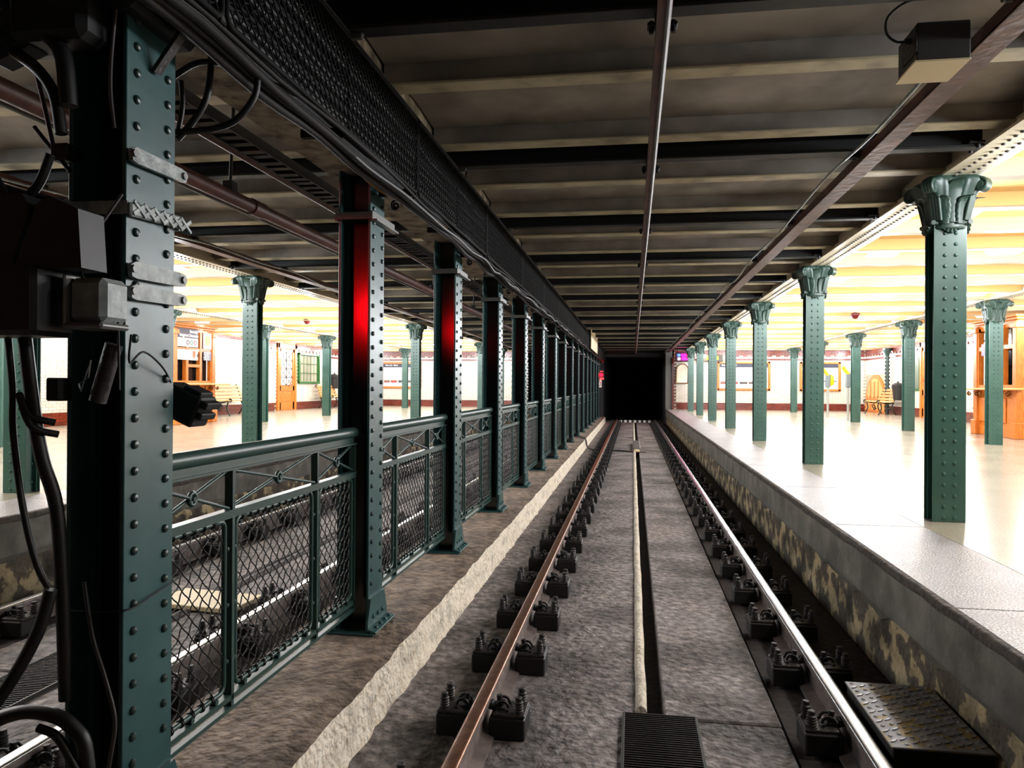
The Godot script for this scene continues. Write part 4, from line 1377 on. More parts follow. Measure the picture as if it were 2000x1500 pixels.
			p5.prism(PackedVector2Array([Vector2(-0.05, 0.08), Vector2(0.05, 0.08), Vector2(0.05, -0.02), Vector2(0, -0.09), Vector2(-0.05, -0.02)]), 0.008, Transform3D(turn, Vector3(sx + 0.006, 1.51, 0.06)))
			part("orange_mark", p5, plain(Color(0.8, 0.35, 0.12), 0.5), t)
			var p6 := MB.new()
			p6.cbox(Vector3(sx + 0.006, 1.50, -0.08), Vector3(0.006, 0.09, 0.02))
			p6.cbox(Vector3(sx + 0.006, 1.50, -0.08), Vector3(0.006, 0.02, 0.09))
			part("cross_mark", p6, mat.ink, t)
			var p4 := MB.new()
			p4.cbox(Vector3(sx, 1.84, -0.48), Vector3(0.008, 0.36, 0.34))
			part("notice", p4, mat.white_paint, t)
			var yd := MB.new()
			yd.cyl(Vector3(sx, 1.85, -0.48), Vector3(sx + 0.008, 1.85, -0.48), 0.11, 20)
			part("yellow_disc", yd, plain(Color(0.93, 0.86, 0.1), 0.4), t)
			var p7 := MB.new()
			p7.cbox(Vector3(sx, 1.50, -0.48), Vector3(0.008, 0.20, 0.32))
			part("grey_notice", p7, plain(Color(0.30, 0.30, 0.36), 0.4), t)
			var ln := MB.new()
			for i in 5: ln.cbox(Vector3(sx + 0.006, 1.575 - i * 0.037, -0.46 + 0.02 * (i % 2)), Vector3(0.004, 0.016, 0.24 - 0.03 * (i % 3)))
			part("print", ln, mat.ink_white, t)
		else:
			var pv := MB.new()
			pv.cbox(Vector3(-0.055, 1.60, -0.42), Vector3(0.008, 0.22, 0.22))
			part("purple_sign", pv, plain(Color(0.27, 0.08, 0.35), 0.4), t)

func scroll_pts(c: Vector2, r: float, a0: float, turns: float, dir: float) -> Array:
	var out := []
	for i in 16:
		var a := a0 + dir * TAU * turns * i / 15.0
		out.append(c + Vector2(cos(a), sin(a)) * r * (1.0 - 0.65 * i / 15.0))
	return out
func make_bench(label: String, at: Vector3, turn: float) -> Node3D:
	# seat faces +z, runs along x
	var t := thing("bench", label, "bench", at, "wooden slatted benches")
	t.rotation.y = turn
	for x in [-0.72, 0.72]:
		var m := MB.new()
		var V := func(p: Vector2) -> Vector3: return Vector3(x, p.y, p.x)
		m.tube(curve([V.call(Vector2(0.30, 0.0)), V.call(Vector2(0.24, 0.10)), V.call(Vector2(0.20, 0.24)), V.call(Vector2(0.24, 0.38))], 5), 0.02, 6)
		m.tube(curve([V.call(Vector2(-0.24, 0.0)), V.call(Vector2(-0.16, 0.12)), V.call(Vector2(-0.12, 0.26)), V.call(Vector2(-0.16, 0.38)), V.call(Vector2(-0.22, 0.58)), V.call(Vector2(-0.30, 0.80))], 5), 0.02, 6)
		m.tube(curve([V.call(Vector2(-0.17, 0.40)), V.call(Vector2(0.0, 0.36)), V.call(Vector2(0.20, 0.40)), V.call(Vector2(0.27, 0.42))], 5), 0.02, 6)
		for q in [[Vector2(0.30, 0.42), 0.055, PI, 1.4, -1.0], [Vector2(-0.33, 0.80), 0.055, 0.0, 1.4, 1.0], [Vector2(0.02, 0.24), 0.07, 0.4, 1.3, 1.0], [Vector2(-0.02, 0.16), 0.05, PI, 1.2, -1.0]]:
			m.tube(scroll_pts(q[0], q[1], q[2], q[3], q[4]).map(V), 0.014, 6)
		part("iron_frame", m, plain(Color(0.06, 0.10, 0.07), 0.45), t)
	for i in 5:
		var m := MB.new()
		m.cbox(Vector3(0, 0.415 + (0.012 if i == 0 or i == 4 else 0.0), 0.25 - i * 0.092), Vector3(1.62, 0.03, 0.075), Basis.IDENTITY, 0.008)
		part("slat", m, mat.slat_pale, t)
	for i in 4:
		var m := MB.new()
		m.cbox(Vector3(0, 0.50 + i * 0.10, -0.165 - i * 0.038), Vector3(1.62, 0.078, 0.028), Basis(Vector3.RIGHT, -0.36), 0.008)
		part("slat", m, mat.slat, t)
	return t
func make_bin(label: String, at: Vector3, tilt: float) -> void:
	var t := thing("litter_bin", label, "bin", at, "hanging litter bins")
	var m := MB.new()
	var xf := Transform3D(Basis(Vector3.BACK, tilt), Vector3.ZERO)
	m.lathe([Vector2(0.0, 0.0), Vector2(0.13, 0.0), Vector2(0.135, 0.02), Vector2(0.175, 0.40), Vector2(0.19, 0.42), Vector2(0.19, 0.45), Vector2(0.17, 0.47)], 16, xf)
	part("bucket", m, mat.black, t)
	var l := MB.new()
	l.lathe([Vector2(0.18, 0.46), Vector2(0.185, 0.49), Vector2(0.12, 0.54), Vector2(0.03, 0.555), Vector2(0.025, 0.60), Vector2(0.0, 0.605)], 16, xf)
	part("lid", l, mat.black, t)
func build_furniture() -> void:
	make_bench("wooden slatted bench with iron scroll legs under the white sign on the left platform", P(-11.1, PLAT, 20.15), PI / 2)
	make_bench("wooden slatted bench with iron scroll legs under the green window on the left platform", P(-11.1, PLAT, 27.35), PI / 2)
	make_bench("wooden slatted bench with iron scroll legs beside the arched hatch on the right platform", P(8.08, PLAT, 26.9), -PI / 2)
	make_bench("wooden slatted bench with iron scroll legs beyond the ticket booth on the right platform", P(8.05, PLAT, 18.3), -PI / 2)
	make_bin("black lidded litter bin on the wall beyond the green window of the left platform", P(-11.33, PLAT + 0.72, 28.1), 0.0)
	make_bin("black litter bin hanging by the dark pole behind the bench of the right platform", P(8.35, PLAT + 0.48, 26.1), 0.0)
	# dark pole with knobs
	var po := thing("knobbed_pole", "thin dark pole with knobbed edges and a capital against the right side wall", "pole", P(8.38, PLAT, 27.25))
	var pm := MB.new()
	pm.cyl(Vector3(0, 0, 0), Vector3(0, 1.95, 0), 0.055, 10)
	part("shaft", pm, mat.green_dark, po)
	var kn := MB.new()
	for i in 15:
		for s in [-1, 1]: kn.dome(Vector3(s * 0.05, 0.12 + i * 0.125, 0), Vector3(s, 0, 0), 0.042, 0.035, 8)
	stuff(part("knobs", kn, mat.green_dark, po))
	var kc := MB.new()
	kc.lathe([Vector2(0.06, 1.93), Vector2(0.08, 2.0), Vector2(0.14, 2.14), Vector2(0.15, 2.2), Vector2(0, 2.2)], 12)
	part("capital", kc, mat.green_dark, po)
	# arched hatch
	var ah := thing("arched_hatch", "low arched wooden double hatch in the right side wall", "door", P(8.55, PLAT, 28.95))
	var arc := PackedVector2Array()
	var arc2 := PackedVector2Array()
	for i in 21:
		var a := PI * i / 20.0
		arc.append(Vector2(cos(a) * 1.2, pow(sin(a), 0.85) * 1.34))
		arc2.append(Vector2(cos(a) * 1.06, pow(sin(a), 0.85) * 1.20))
	var turn := Basis(Vector3.UP, -PI / 2)
	var am := MB.new()
	am.prism(arc, 0.06, Transform3D(turn, Vector3(-0.02, 0, 0)))
	part("surround", am, mat.wood, ah)
	var am2 := MB.new()
	am2.prism(arc2, 0.05, Transform3D(turn, Vector3(-0.045, 0, 0)))
	part("leaf", am2, mat.wood_light, ah)
	var am3 := MB.new()
	for z in [-0.8, -0.42, 0.0, 0.42, 0.8]: am3.cbox(Vector3(-0.078, 0.30, z), Vector3(0.02, 0.6, 0.09), Basis.IDENTITY, 0.006)
	for z in [-0.42, 0.0, 0.42]: am3.cbox(Vector3(-0.078, 0.8, z), Vector3(0.02, 0.6, 0.07), Basis.IDENTITY, 0.006)
	for y in [0.05, 0.48]: am3.cbox(Vector3(-0.076, y, 0), Vector3(0.02, 0.08, 2.0), Basis.IDENTITY, 0.006)
	part("moulding", am3, mat.wood, ah)
	# doors with latticed glass
	for q in [[-11.6, 24.48, 1.0, "left", 1.42], [8.55, 23.95, -1.0, "right", 1.36]]:
		var s: float = q[2]
		var t := thing("glazed_door", "orange wooden door with latticed glass and a slanted handle in the %s side wall" % q[3], "door", P(q[0], PLAT, q[1]))
		var w: float = q[4]
		var m := MB.new()
		for z in [-1, 1]: m.cbox(Vector3(s * 0.02, 1.12, z * (w / 2 - 0.07)), Vector3(0.10, 2.24, 0.14), Basis.IDENTITY, 0.01)
		m.cbox(Vector3(s * 0.02, 2.16, 0), Vector3(0.10, 0.16, w), Basis.IDENTITY, 0.01)
		part("door_frame", m, mat.wood, t)
		var lf := MB.new()
		for z in [-1, 1]: lf.cbox(Vector3(s * 0.01, 1.05, z * (w / 2 - 0.2)), Vector3(0.07, 2.05, 0.13), Basis.IDENTITY, 0.008)
		lf.cbox(Vector3(s * 0.01, 0.14, 0), Vector3(0.07, 0.28, w - 0.28), Basis.IDENTITY, 0.008)
		lf.cbox(Vector3(s * 0.01, 0.74, 0), Vector3(0.07, 0.18, w - 0.28), Basis.IDENTITY, 0.008)
		lf.cbox(Vector3(s * 0.0, 0.45, 0), Vector3(0.05, 0.5, w - 0.4), Basis.IDENTITY, 0.008)
		lf.cbox(Vector3(s * 0.025, 0.45, 0), Vector3(0.03, 0.32, w - 0.7), Basis.IDENTITY, 0.012)
		lf.cbox(Vector3(s * 0.01, 2.02, 0), Vector3(0.07, 0.12, w - 0.28), Basis.IDENTITY, 0.008)
		part("leaf", lf, mat.wood, t)
		var gl := MB.new()
		gl.cbox(Vector3(s * 0.005, 1.40, 0), Vector3(0.012, 1.14, w - 0.5))
		part("pane", gl, mat.white_paint, t)
		var la := MB.new()
		var hw := (w - 0.54) / 2
		for i in 4:
			var y0 := 0.84 + i * 0.28
			la.cyl(Vector3(s * 0.018, y0, -hw), Vector3(s * 0.018, y0, hw), 0.009, 5)
			for h in [[-hw, 0.0], [0.0, hw]]:
				la.cyl(Vector3(s * 0.018, y0, h[0]), Vector3(s * 0.018, y0 + 0.28, h[1]), 0.008, 5)
				la.cyl(Vector3(s * 0.018, y0 + 0.28, h[0]), Vector3(s * 0.018, y0, h[1]), 0.008, 5)
		la.cyl(Vector3(s * 0.018, 0.84, 0), Vector3(s * 0.018, 1.96, 0), 0.01, 5)
		part("lattice", la, mat.ink, t)
		var hn := MB.new()
		hn.cyl(Vector3(s * 0.07, 1.18, -w / 2 + 0.18), Vector3(s * 0.07, 0.80, -w / 2 + 0.62), 0.016, 8)
		part("handle", hn, plain(Color(0.6, 0.32, 0.12), 0.35), t)
	# barred window
	var wt := thing("window_1", "green framed barred window with pale curtains in the left side wall", "window", P(-11.6, 1.39, 26.26))
	var wm := MB.new()
	for z in [-0.85, 0.85]: wm.cbox(Vector3(0.02, 0.5, z), Vector3(0.14, 1.06, 0.10), Basis.IDENTITY, 0.008)
	wm.cbox(Vector3(0.02, -0.01, 0), Vector3(0.16, 0.08, 1.8), Basis.IDENTITY, 0.008)
	wm.cbox(Vector3(0.02, 1.0, 0), Vector3(0.14, 0.08, 1.8), Basis.IDENTITY, 0.008)
	part("window_frame", wm, mat.window_green, wt)
	var wc := MB.new()
	wc.cbox(Vector3(-0.01, 0.5, 0), Vector3(0.012, 0.96, 1.62))
	part("pane", wc, mat.glass_dark, wt)
	var cu := MB.new()
	for i in 3: cu.cbox(Vector3(0.004, 0.5, 0.62 - i * 0.40), Vector3(0.014, 0.9, 0.33), Basis.IDENTITY, 0.004)
	part("curtain", cu, mat.curtain, wt)
	var wb := MB.new()
	for i in 6: wb.cyl(Vector3(0.045, 0.02, -0.72 + i * 0.288), Vector3(0.045, 0.98, -0.72 + i * 0.288), 0.010, 5)
	for y in [0.33, 0.66]: wb.cyl(Vector3(0.045, y, -0.82), Vector3(0.045, y, 0.82), 0.010, 5)
	part("bars", wb, mat.window_green, wt)
	# ticket validators
	for q in [[5.64, 21.5, 0.0, "nearer"], [5.70, 23.9, 0.0, "farther"]]:
		var t := thing("ticket_validator", "yellow and grey ticket validator on a slim pole, the %s of the two" % q[3], "ticket machine", P(q[0], PLAT, q[1]), "ticket validators")
		var b := MB.new()
		b.cbox(Vector3(0, 0.006, 0), Vector3(0.36, 0.012, 0.26), Basis.IDENTITY, 0.003)
		b.cyl(Vector3(0, 0.01, 0), Vector3(0, 0.95, 0), 0.034, 12)
		part("pole", b, plain(Color(0.62, 0.64, 0.62), 0.35, 0.3), t)
		var hb := MB.new()
		hb.cbox(Vector3(0.0, 1.06, 0), Vector3(0.11, 0.36, 0.18), Basis.IDENTITY, 0.02)
		part("body", hb, plain(Color(0.42, 0.46, 0.48), 0.35), t)
		var hy := MB.new()
		var hr := []
		for q2 in [[0.055, 0.92, 1.26, 0.09], [0.10, 0.93, 1.25, 0.09], [0.15, 0.97, 1.21, 0.075], [0.165, 1.01, 1.16, 0.05]]:
			hr.append([Vector3(q2[0], q2[1], -q2[3]), Vector3(q2[0], q2[2], -q2[3]), Vector3(q2[0], q2[2], q2[3]), Vector3(q2[0], q2[1], q2[3])])
		hy.loft(hr)
		hy.cbox(Vector3(-0.07, 1.33, 0), Vector3(0.07, 0.26, 0.16), Basis(Vector3.BACK, 0.6), 0.015)
		part("yellow_cover", hy, mat.yellow, t)
	# detectors on the ceilings
	for q in [[4.2, 15.55, "right"], [-7.05, 15.9, "left"]]:
		var m := MB.new()
		m.lathe([Vector2(0, -0.075), Vector2(0.045, -0.06), Vector2(0.065, -0.03), Vector2(0.085, 0.0), Vector2(0.085, 0.04), Vector2(0.03, 0.05), Vector2(0.03, 0.14), Vector2(0, 0.14)], 14)
		var o := part("detector", m, mat.red_paint)
		o.position = P(q[0], 2.70, q[1])
		tag(o, "small red round fire detector on the ceiling of the %s platform" % q[2], "detector")

# ---- signs, displays, signals ----------------------------------------------------------------------------------------------
func poster_case(label: String, x0: float, x1: float, y0: float, y1: float, d: float, art: Texture2D) -> Node3D:
	var cx := (x0 + x1) / 2
	var t := thing("poster_case", label, "poster", P(cx, y0, d), "wooden map cases on the end walls")
	var w := x1 - x0
	var h := y1 - y0
	var m := MB.new()
	for s in [-1, 1]:
		m.cbox(Vector3(s * (w / 2 - 0.04), h / 2, 0.045), Vector3(0.09, h, 0.07), Basis.IDENTITY, 0.01)
	m.cbox(Vector3(0, 0.04, 0.045), Vector3(w, 0.08, 0.07), Basis.IDENTITY, 0.01)
	m.cbox(Vector3(0, h - 0.04, 0.045), Vector3(w, 0.08, 0.07), Basis.IDENTITY, 0.01)
	part("case_frame", m, mat.wood, t)
	part("map_sheet", face(Vector3(-w / 2 + 0.05, 0.06, 0.03), Vector3(w / 2 - 0.05, 0.06, 0.03), Vector3(w / 2 - 0.05, h - 0.06, 0.03), Vector3(-w / 2 + 0.05, h - 0.06, 0.03)), printed(art), t)
	lettering("You are ", 0.085, mat.ink_white, t, Transform3D(Basis.IDENTITY, Vector3(-w / 2 + 0.33, h - 0.135, 0.034)), "Droid Sans", 700)
	lettering("here", 0.085, mat.ink_white, t, Transform3D(Basis.IDENTITY, Vector3(-w / 2 + 0.62, h - 0.135, 0.034)), "Droid Sans", 900, true)
	return t
func build_signs() -> void:
	var navy := Color(0.09, 0.11, 0.20)
	var pale := Color(0.90, 0.91, 0.86)
	var line := Color(0.45, 0.47, 0.55)
	var art := [[0, 0, 256, 34, navy], [0, 34, 256, 6, Color(0.85, 0.85, 0.88)], [14, 48, 128, 86, pale], [142, 44, 3, 92, line], [14, 44, 128, 3, line], [150, 50, 92, 10, Color(0.75, 0.5, 0.5)], [150, 64, 80, 8, Color(0.6, 0.55, 0.55)], [150, 84, 92, 30, Color(0.85, 0.85, 0.83)], [0, 140, 256, 3, Color(0.3, 0.3, 0.3)], [10, 146, 40, 20, Color(0.5, 0.3, 0.25)], [56, 146, 44, 20, Color(0.62, 0.22, 0.2)], [108, 146, 40, 20, Color(0.25, 0.22, 0.22)], [154, 146, 40, 20, Color(0.35, 0.3, 0.28)], [200, 146, 46, 20, Color(0.5, 0.42, 0.3)], [50, 170, 1, 22, line], [100, 170, 1, 22, line], [150, 170, 1, 22, line], [200, 170, 1, 22, line], [0, 198, 256, 3, line]]
	var r2 := RandomNumberGenerator.new()
	r2.seed = 5
	for i in 60: art.append([16 + r2.randi() % 120, 52 + r2.randi() % 76, 2 + r2.randi() % 8, 1 + r2.randi() % 2, Color(0.68, 0.74, 0.66)])
	var a1 := picture(256, 204, Color(0.95, 0.95, 0.94), art)
	var art2 := [[0, 0, 256, 34, navy], [0, 34, 256, 5, Color(0.9, 0.9, 0.9)], [8, 44, 240, 3, Color(0.2, 0.2, 0.22)], [8, 44, 3, 150, line], [90, 52, 150, 76, Color(0.93, 0.93, 0.92)], [96, 58, 18, 8, Color(0.8, 0.3, 0.3)], [118, 58, 66, 4, Color(0.3, 0.3, 0.3)], [118, 66, 60, 12, Color(0.45, 0.42, 0.42)], [160, 80, 16, 10, Color(0.35, 0.35, 0.35)], [200, 52, 36, 3, line], [200, 58, 36, 3, line], [90, 134, 150, 8, Color(0.15, 0.15, 0.17)], [170, 146, 2, 46, line], [182, 166, 40, 2, line], [20, 52, 60, 132, pale]]
	var a2 := picture(256, 204, Color(0.95, 0.95, 0.94), art2)
	poster_case("wooden framed map case with a photo strip, left one on the right end wall", 3.93 - 0.75, 5.12, 1.18, 2.28, 30.2, a1)
	poster_case("wooden framed map case behind the yellow ticket validator on the right end wall", 6.19, 7.64, 1.17, 2.27, 30.2, a2)
	poster_case("wooden framed map case with a dark header on the left end wall", -10.42, -8.7, 1.17, 2.27, 31.0, a1)
	var gp := thing("vent_panel", "small dark rectangular panel in the cornice of the left end wall", "panel", P(-5.9, 2.33, 31.0))
	var gm := MB.new()
	gm.cbox(Vector3(0, 0.12, 0.03), Vector3(0.34, 0.22, 0.05), Basis.IDENTITY, 0.006)
	part("frame", gm, plain(Color(0.42, 0.28, 0.22), 0.5), gp)
	var gm2 := MB.new()
	gm2.cbox(Vector3(0, 0.12, 0.052), Vector3(0.28, 0.17, 0.012))
	part("screen", gm2, plain(Color(0.25, 0.27, 0.26), 0.3), gp)
	# arched mirror
	var mi := thing("arched_mirror", "arched wall mirror in a brown frame beside the tunnel mouth", "mirror", P(1.85, 1.43, 30.17))
	var outl := PackedVector2Array()
	var inl := PackedVector2Array()
	for i in 17:
		var a := PI * i / 16.0
		outl.append(Vector2(cos(a) * 0.245, 0.53 + sin(a) * 0.245))
		inl.append(Vector2(cos(a) * 0.205, 0.53 + sin(a) * 0.205))
	outl.append(Vector2(-0.245, 0)); outl.append(Vector2(0.245, 0))
	inl.append(Vector2(-0.205, 0.04)); inl.append(Vector2(0.205, 0.04))
	var tilt := Basis(Vector3.UP, 0.22) * Basis(Vector3.RIGHT, 0.12)
	var om := MB.new()
	om.prism(outl, 0.04, Transform3D(tilt, Vector3(0, 0, 0.07)))
	part("mirror_frame", om, plain(Color(0.42, 0.28, 0.10), 0.4), mi)
	var im := MB.new()
	im.prism(inl, 0.006, Transform3D(tilt, Vector3(0, 0, 0.07) + tilt * Vector3(0, 0, 0.024)))
	part("mirror_glass", im, mat.mirror, mi)
	# display boards over the platform end
	var d1 := thing("display_board", "hanging display board with glowing magenta and blue letters at the end of the right platform", "display", P(1.83, 2.24, 29.0))
	var bx := MB.new()
	bx.cbox(Vector3(0, 0.17, -0.06), Vector3(0.58, 0.36, 0.12), Basis.IDENTITY, 0.01)
	for s in [-0.2, 0.2]: bx.cyl(Vector3(s, 0.34, -0.06), Vector3(s, 0.47, -0.06), 0.012, 6)
	part("housing", bx, mat.black, d1)
	for q in [[-0.155, 0.235, 0.11, 0.10, Color(0.15, 0.4, 1.0)], [0.02, 0.235, 0.16, 0.10, Color(1.0, 0.05, 0.75)], [0.19, 0.235, 0.12, 0.11, Color(1.0, 0.08, 0.45)], [-0.15, 0.10, 0.10, 0.09, Color(1.0, 0.85, 0.75)], [0.03, 0.10, 0.17, 0.10, Color(1.0, 0.08, 0.8)], [0.19, 0.10, 0.12, 0.09, Color(1.0, 0.08, 0.5)]]:
		var gmm := MB.new()
		gmm.cbox(Vector3(q[0], q[1], 0.004), Vector3(q[2], q[3], 0.008), Basis.IDENTITY, 0.003)
		part("screen_segment", gmm, glow(q[4], 3.2), d1)
	var ol := OmniLight3D.new()
	ol.name = "display_light"
	ol.light_color = Color(1.0, 0.1, 0.7)
	ol.light_energy = 0.35
	ol.light_size = 0.15
	ol.omni_range = 40.0
	ol.omni_attenuation = 2.0
	ol.shadow_enabled = true
	ol.position = P(1.83, 2.41, 28.9)
	add_child(ol)
	var d2 := thing("display_board", "long grey display box with a yellow-green lit panel above the right platform end", "display", P(2.83, 2.25, 29.3))
	var bx2 := MB.new()
	bx2.cbox(Vector3(0, 0.12, -0.05), Vector3(0.92, 0.26, 0.14), Basis.IDENTITY, 0.012)
	for s in [-0.35, 0.35]: bx2.cyl(Vector3(s, 0.24, -0.05), Vector3(s, 0.46, -0.05), 0.012, 6)
	part("housing", bx2, plain(Color(0.30, 0.28, 0.24), 0.5), d2)
	var ls := MB.new()
	ls.cbox(Vector3(0.08, 0.13, 0.022), Vector3(0.44, 0.13, 0.008), Basis.IDENTITY, 0.003)
	part("screen", ls, glow(Color(0.72, 0.95, 0.05), 1.6), d2)
	# red signal at the tunnel mouth and the number plate under it
	var sg := thing("signal_lamp", "red signal lamp glowing at the far end of the post row", "signal", P(-1.235, 1.56, 30.75))
	var sm := MB.new()
	sm.cbox(Vector3(0, 0.20, -0.06), Vector3(0.22, 0.42, 0.12), Basis.IDENTITY, 0.02)
	sm.cyl(Vector3(-0.05, 0.2, -0.12), Vector3(-0.05, 0.2, -0.4), 0.03, 8)
	part("housing", sm, mat.black, sg)
	var hd := MB.new()
	hd.tube([Vector3(0, 0.20, 0.0), Vector3(0, 0.20, 0.05)], 0.085, 16, false)
	part("hood", hd, mat.black, sg)
	var le := MB.new()
	le.dome(Vector3(0, 0.20, 0.002), Vector3.BACK, 0.075, 0.03, 16)
	part("lens", le, glow(Color(1.0, 0.03, 0.12), 8.0), sg)
	var pl := MB.new()
	pl.cbox(Vector3(0.015, 0.055, 0.008), Vector3(0.17, 0.075, 0.006))
	pl.cbox(Vector3(0.0, 0.345, 0.008), Vector3(0.11, 0.03, 0.006))
	part("label_plate", pl, plain(Color(0.8, 0.45, 0.45), 0.5), sg)
	var sl := OmniLight3D.new()
	sl.name = "signal_light"
	sl.light_color = Color(1.0, 0.03, 0.10)
	sl.light_energy = 0.3
	sl.light_size = 0.07
	sl.omni_range = 60.0
	sl.omni_attenuation = 2.0
	sl.shadow_enabled = true
	sl.position = P(-1.235, 1.76, 30.66)
	add_child(sl)
	var np := thing("number_plate", "white plate with a black 0 under the red signal lamp", "sign", P(-1.30, 1.27, 30.7))
	var nm := MB.new()
	nm.cbox(Vector3(0, 0.14, 0), Vector3(0.15, 0.30, 0.008), Basis.IDENTITY, 0.003)
	nm.cyl(Vector3(-0.04, 0.14, 0), Vector3(-0.06, 0.14, -0.45), 0.012, 6)
	part("plate", nm, mat.white_paint, np)
	lettering("0", 0.26, mat.ink, np, Transform3D(Basis.IDENTITY, Vector3(-0.01, 0.14, 0.006)), "Droid Sans", 400, false, 0.8)
	# a red signal over the far track behind the viewer: it shows as red streaks on the glossy posts
	var rs := thing("signal_lamp", "red signal lamp over the far left track behind the viewer", "signal", P(-3.3, 2.0, -2.3))
	var rm := MB.new()
	rm.cbox(Vector3(0, 0.24, 0.06), Vector3(0.24, 0.34, 0.12), Basis.IDENTITY, 0.02)
	rm.cyl(Vector3(0, 0.4, 0.06), Vector3(0, 0.85, 0.06), 0.03, 8)
	part("housing", rm, mat.black, rs)
	var rl := MB.new()
	rl.dome(Vector3(0, 0.25, -0.002), Vector3.FORWARD, 0.085, 0.03, 16)
	part("lens", rl, glow(Color(1.0, 0.02, 0.06), 4.0), rs)
	var ro := SpotLight3D.new()
	ro.name = "signal_light"
	ro.light_color = Color(1.0, 0.02, 0.06)
	ro.light_energy = 4.0
	ro.light_size = 0.08
	ro.spot_range = 60.0
	ro.spot_attenuation = 2.0
	ro.spot_angle = 5.6
	ro.spot_angle_attenuation = 0.8
	ro.shadow_enabled = true
	ro.look_at_from_position(P(-3.3, 2.25, -2.14), P(-1.37, 1.93, 3.55), Vector3.UP)
	add_child(ro)
	# pale board on the mesh tray
	var tb := thing("tray_board", "pale cream board fixed on the mesh tray near the tunnel", "sign", P(-1.055, 2.27, 21.3))
	var tm := MB.new()
	tm.cbox(Vector3(0, 0.15, 0.0), Vector3(0.02, 0.30, 3.4), Basis.IDENTITY, 0.004)
	tm.cbox(Vector3(0, 0.42, 0.0), Vector3(0.02, 0.22, 3.4), Basis.IDENTITY, 0.004)
	part("panel", tm, mat.cream_board, tb)
	# enamel station sign and the stickers on the side walls
	var es := thing("station_sign", "large white enamel sign with tall grey letters on the left side wall", "sign", P(-11.56, 2.07, 20.75))
	var em := MB.new()
	em.cbox(Vector3(0, 0.27, 0), Vector3(0.03, 0.56, 2.0), Basis.IDENTITY, 0.008)
	part("board", em, plain(Color(0.86, 0.85, 0.83), 0.25), es)
	lettering("JINK ILA", 0.40, plain(Color(0.45, 0.45, 0.45), 0.5), es, Transform3D(Basis(Vector3.UP, PI / 2), Vector3(0.018, 0.27, 0.05)), "Droid Serif", 400, false, 0.85)
	var ys := MB.new()
	ys.cyl(P(-11.585, 1.55, 22.0), P(-11.57, 1.55, 22.0), 0.11, 16)
	tag(part("sticker", ys, plain(Color(0.9, 0.85, 0.2), 0.5)), "small round yellow sticker on the left side wall by the white sign", "sticker")
	var rsn := thing("wall_sign", "white sign with tall letters above a small notice on the right side wall", "sign", P(8.53, 1.95, 18.2))
	var rm2 := MB.new()
	rm2.cbox(Vector3(0, 0.3, 0), Vector3(0.03, 0.56, 1.6), Basis.IDENTITY, 0.008)
	part("board", rm2, mat.white_paint, rsn)
	lettering("JINK ILA", 0.40, plain(Color(0.6, 0.6, 0.6), 0.5), rsn, Transform3D(Basis(Vector3.UP, -PI / 2), Vector3(-0.018, 0.32, 0.05)), "Droid Serif", 400, false, 0.7)
	for q in [[-0.08, Color(0.15, 0.18, 0.5), 0.06], [-0.16, Color(0.55, 0.25, 0.45), 0.045]]:
		var nm2 := MB.new()
		nm2.cbox(Vector3(0, q[0], 0.15), Vector3(0.02, q[2], 0.5))
		part("notice", nm2, plain(q[1], 0.5), rsn)
	var ys2 := MB.new()
	ys2.cyl(P(8.535, 1.52, 18.5), P(8.52, 1.52, 18.5), 0.09, 16)
	tag(part("sticker", ys2, plain(Color(0.9, 0.88, 0.3), 0.5)), "small round yellow sticker on the right side wall under the white sign", "sticker")
	var gpz := thing("green_notice", "dark green framed notice board beside the orange door in the right side wall", "notice", P(8.52, 1.3, 24.95))
	var gz := MB.new()
	gz.cbox(Vector3(0, 0.5, 0), Vector3(0.05, 1.15, 0.6), Basis.IDENTITY, 0.01)
	part("frame", gz, mat.window_green, gpz)
	var gz2 := MB.new()
	gz2.cbox(Vector3(-0.028, 0.5, 0), Vector3(0.01, 1.0, 0.48))
	part("sheet", gz2, plain(Color(0.35, 0.4, 0.34), 0.4), gpz)

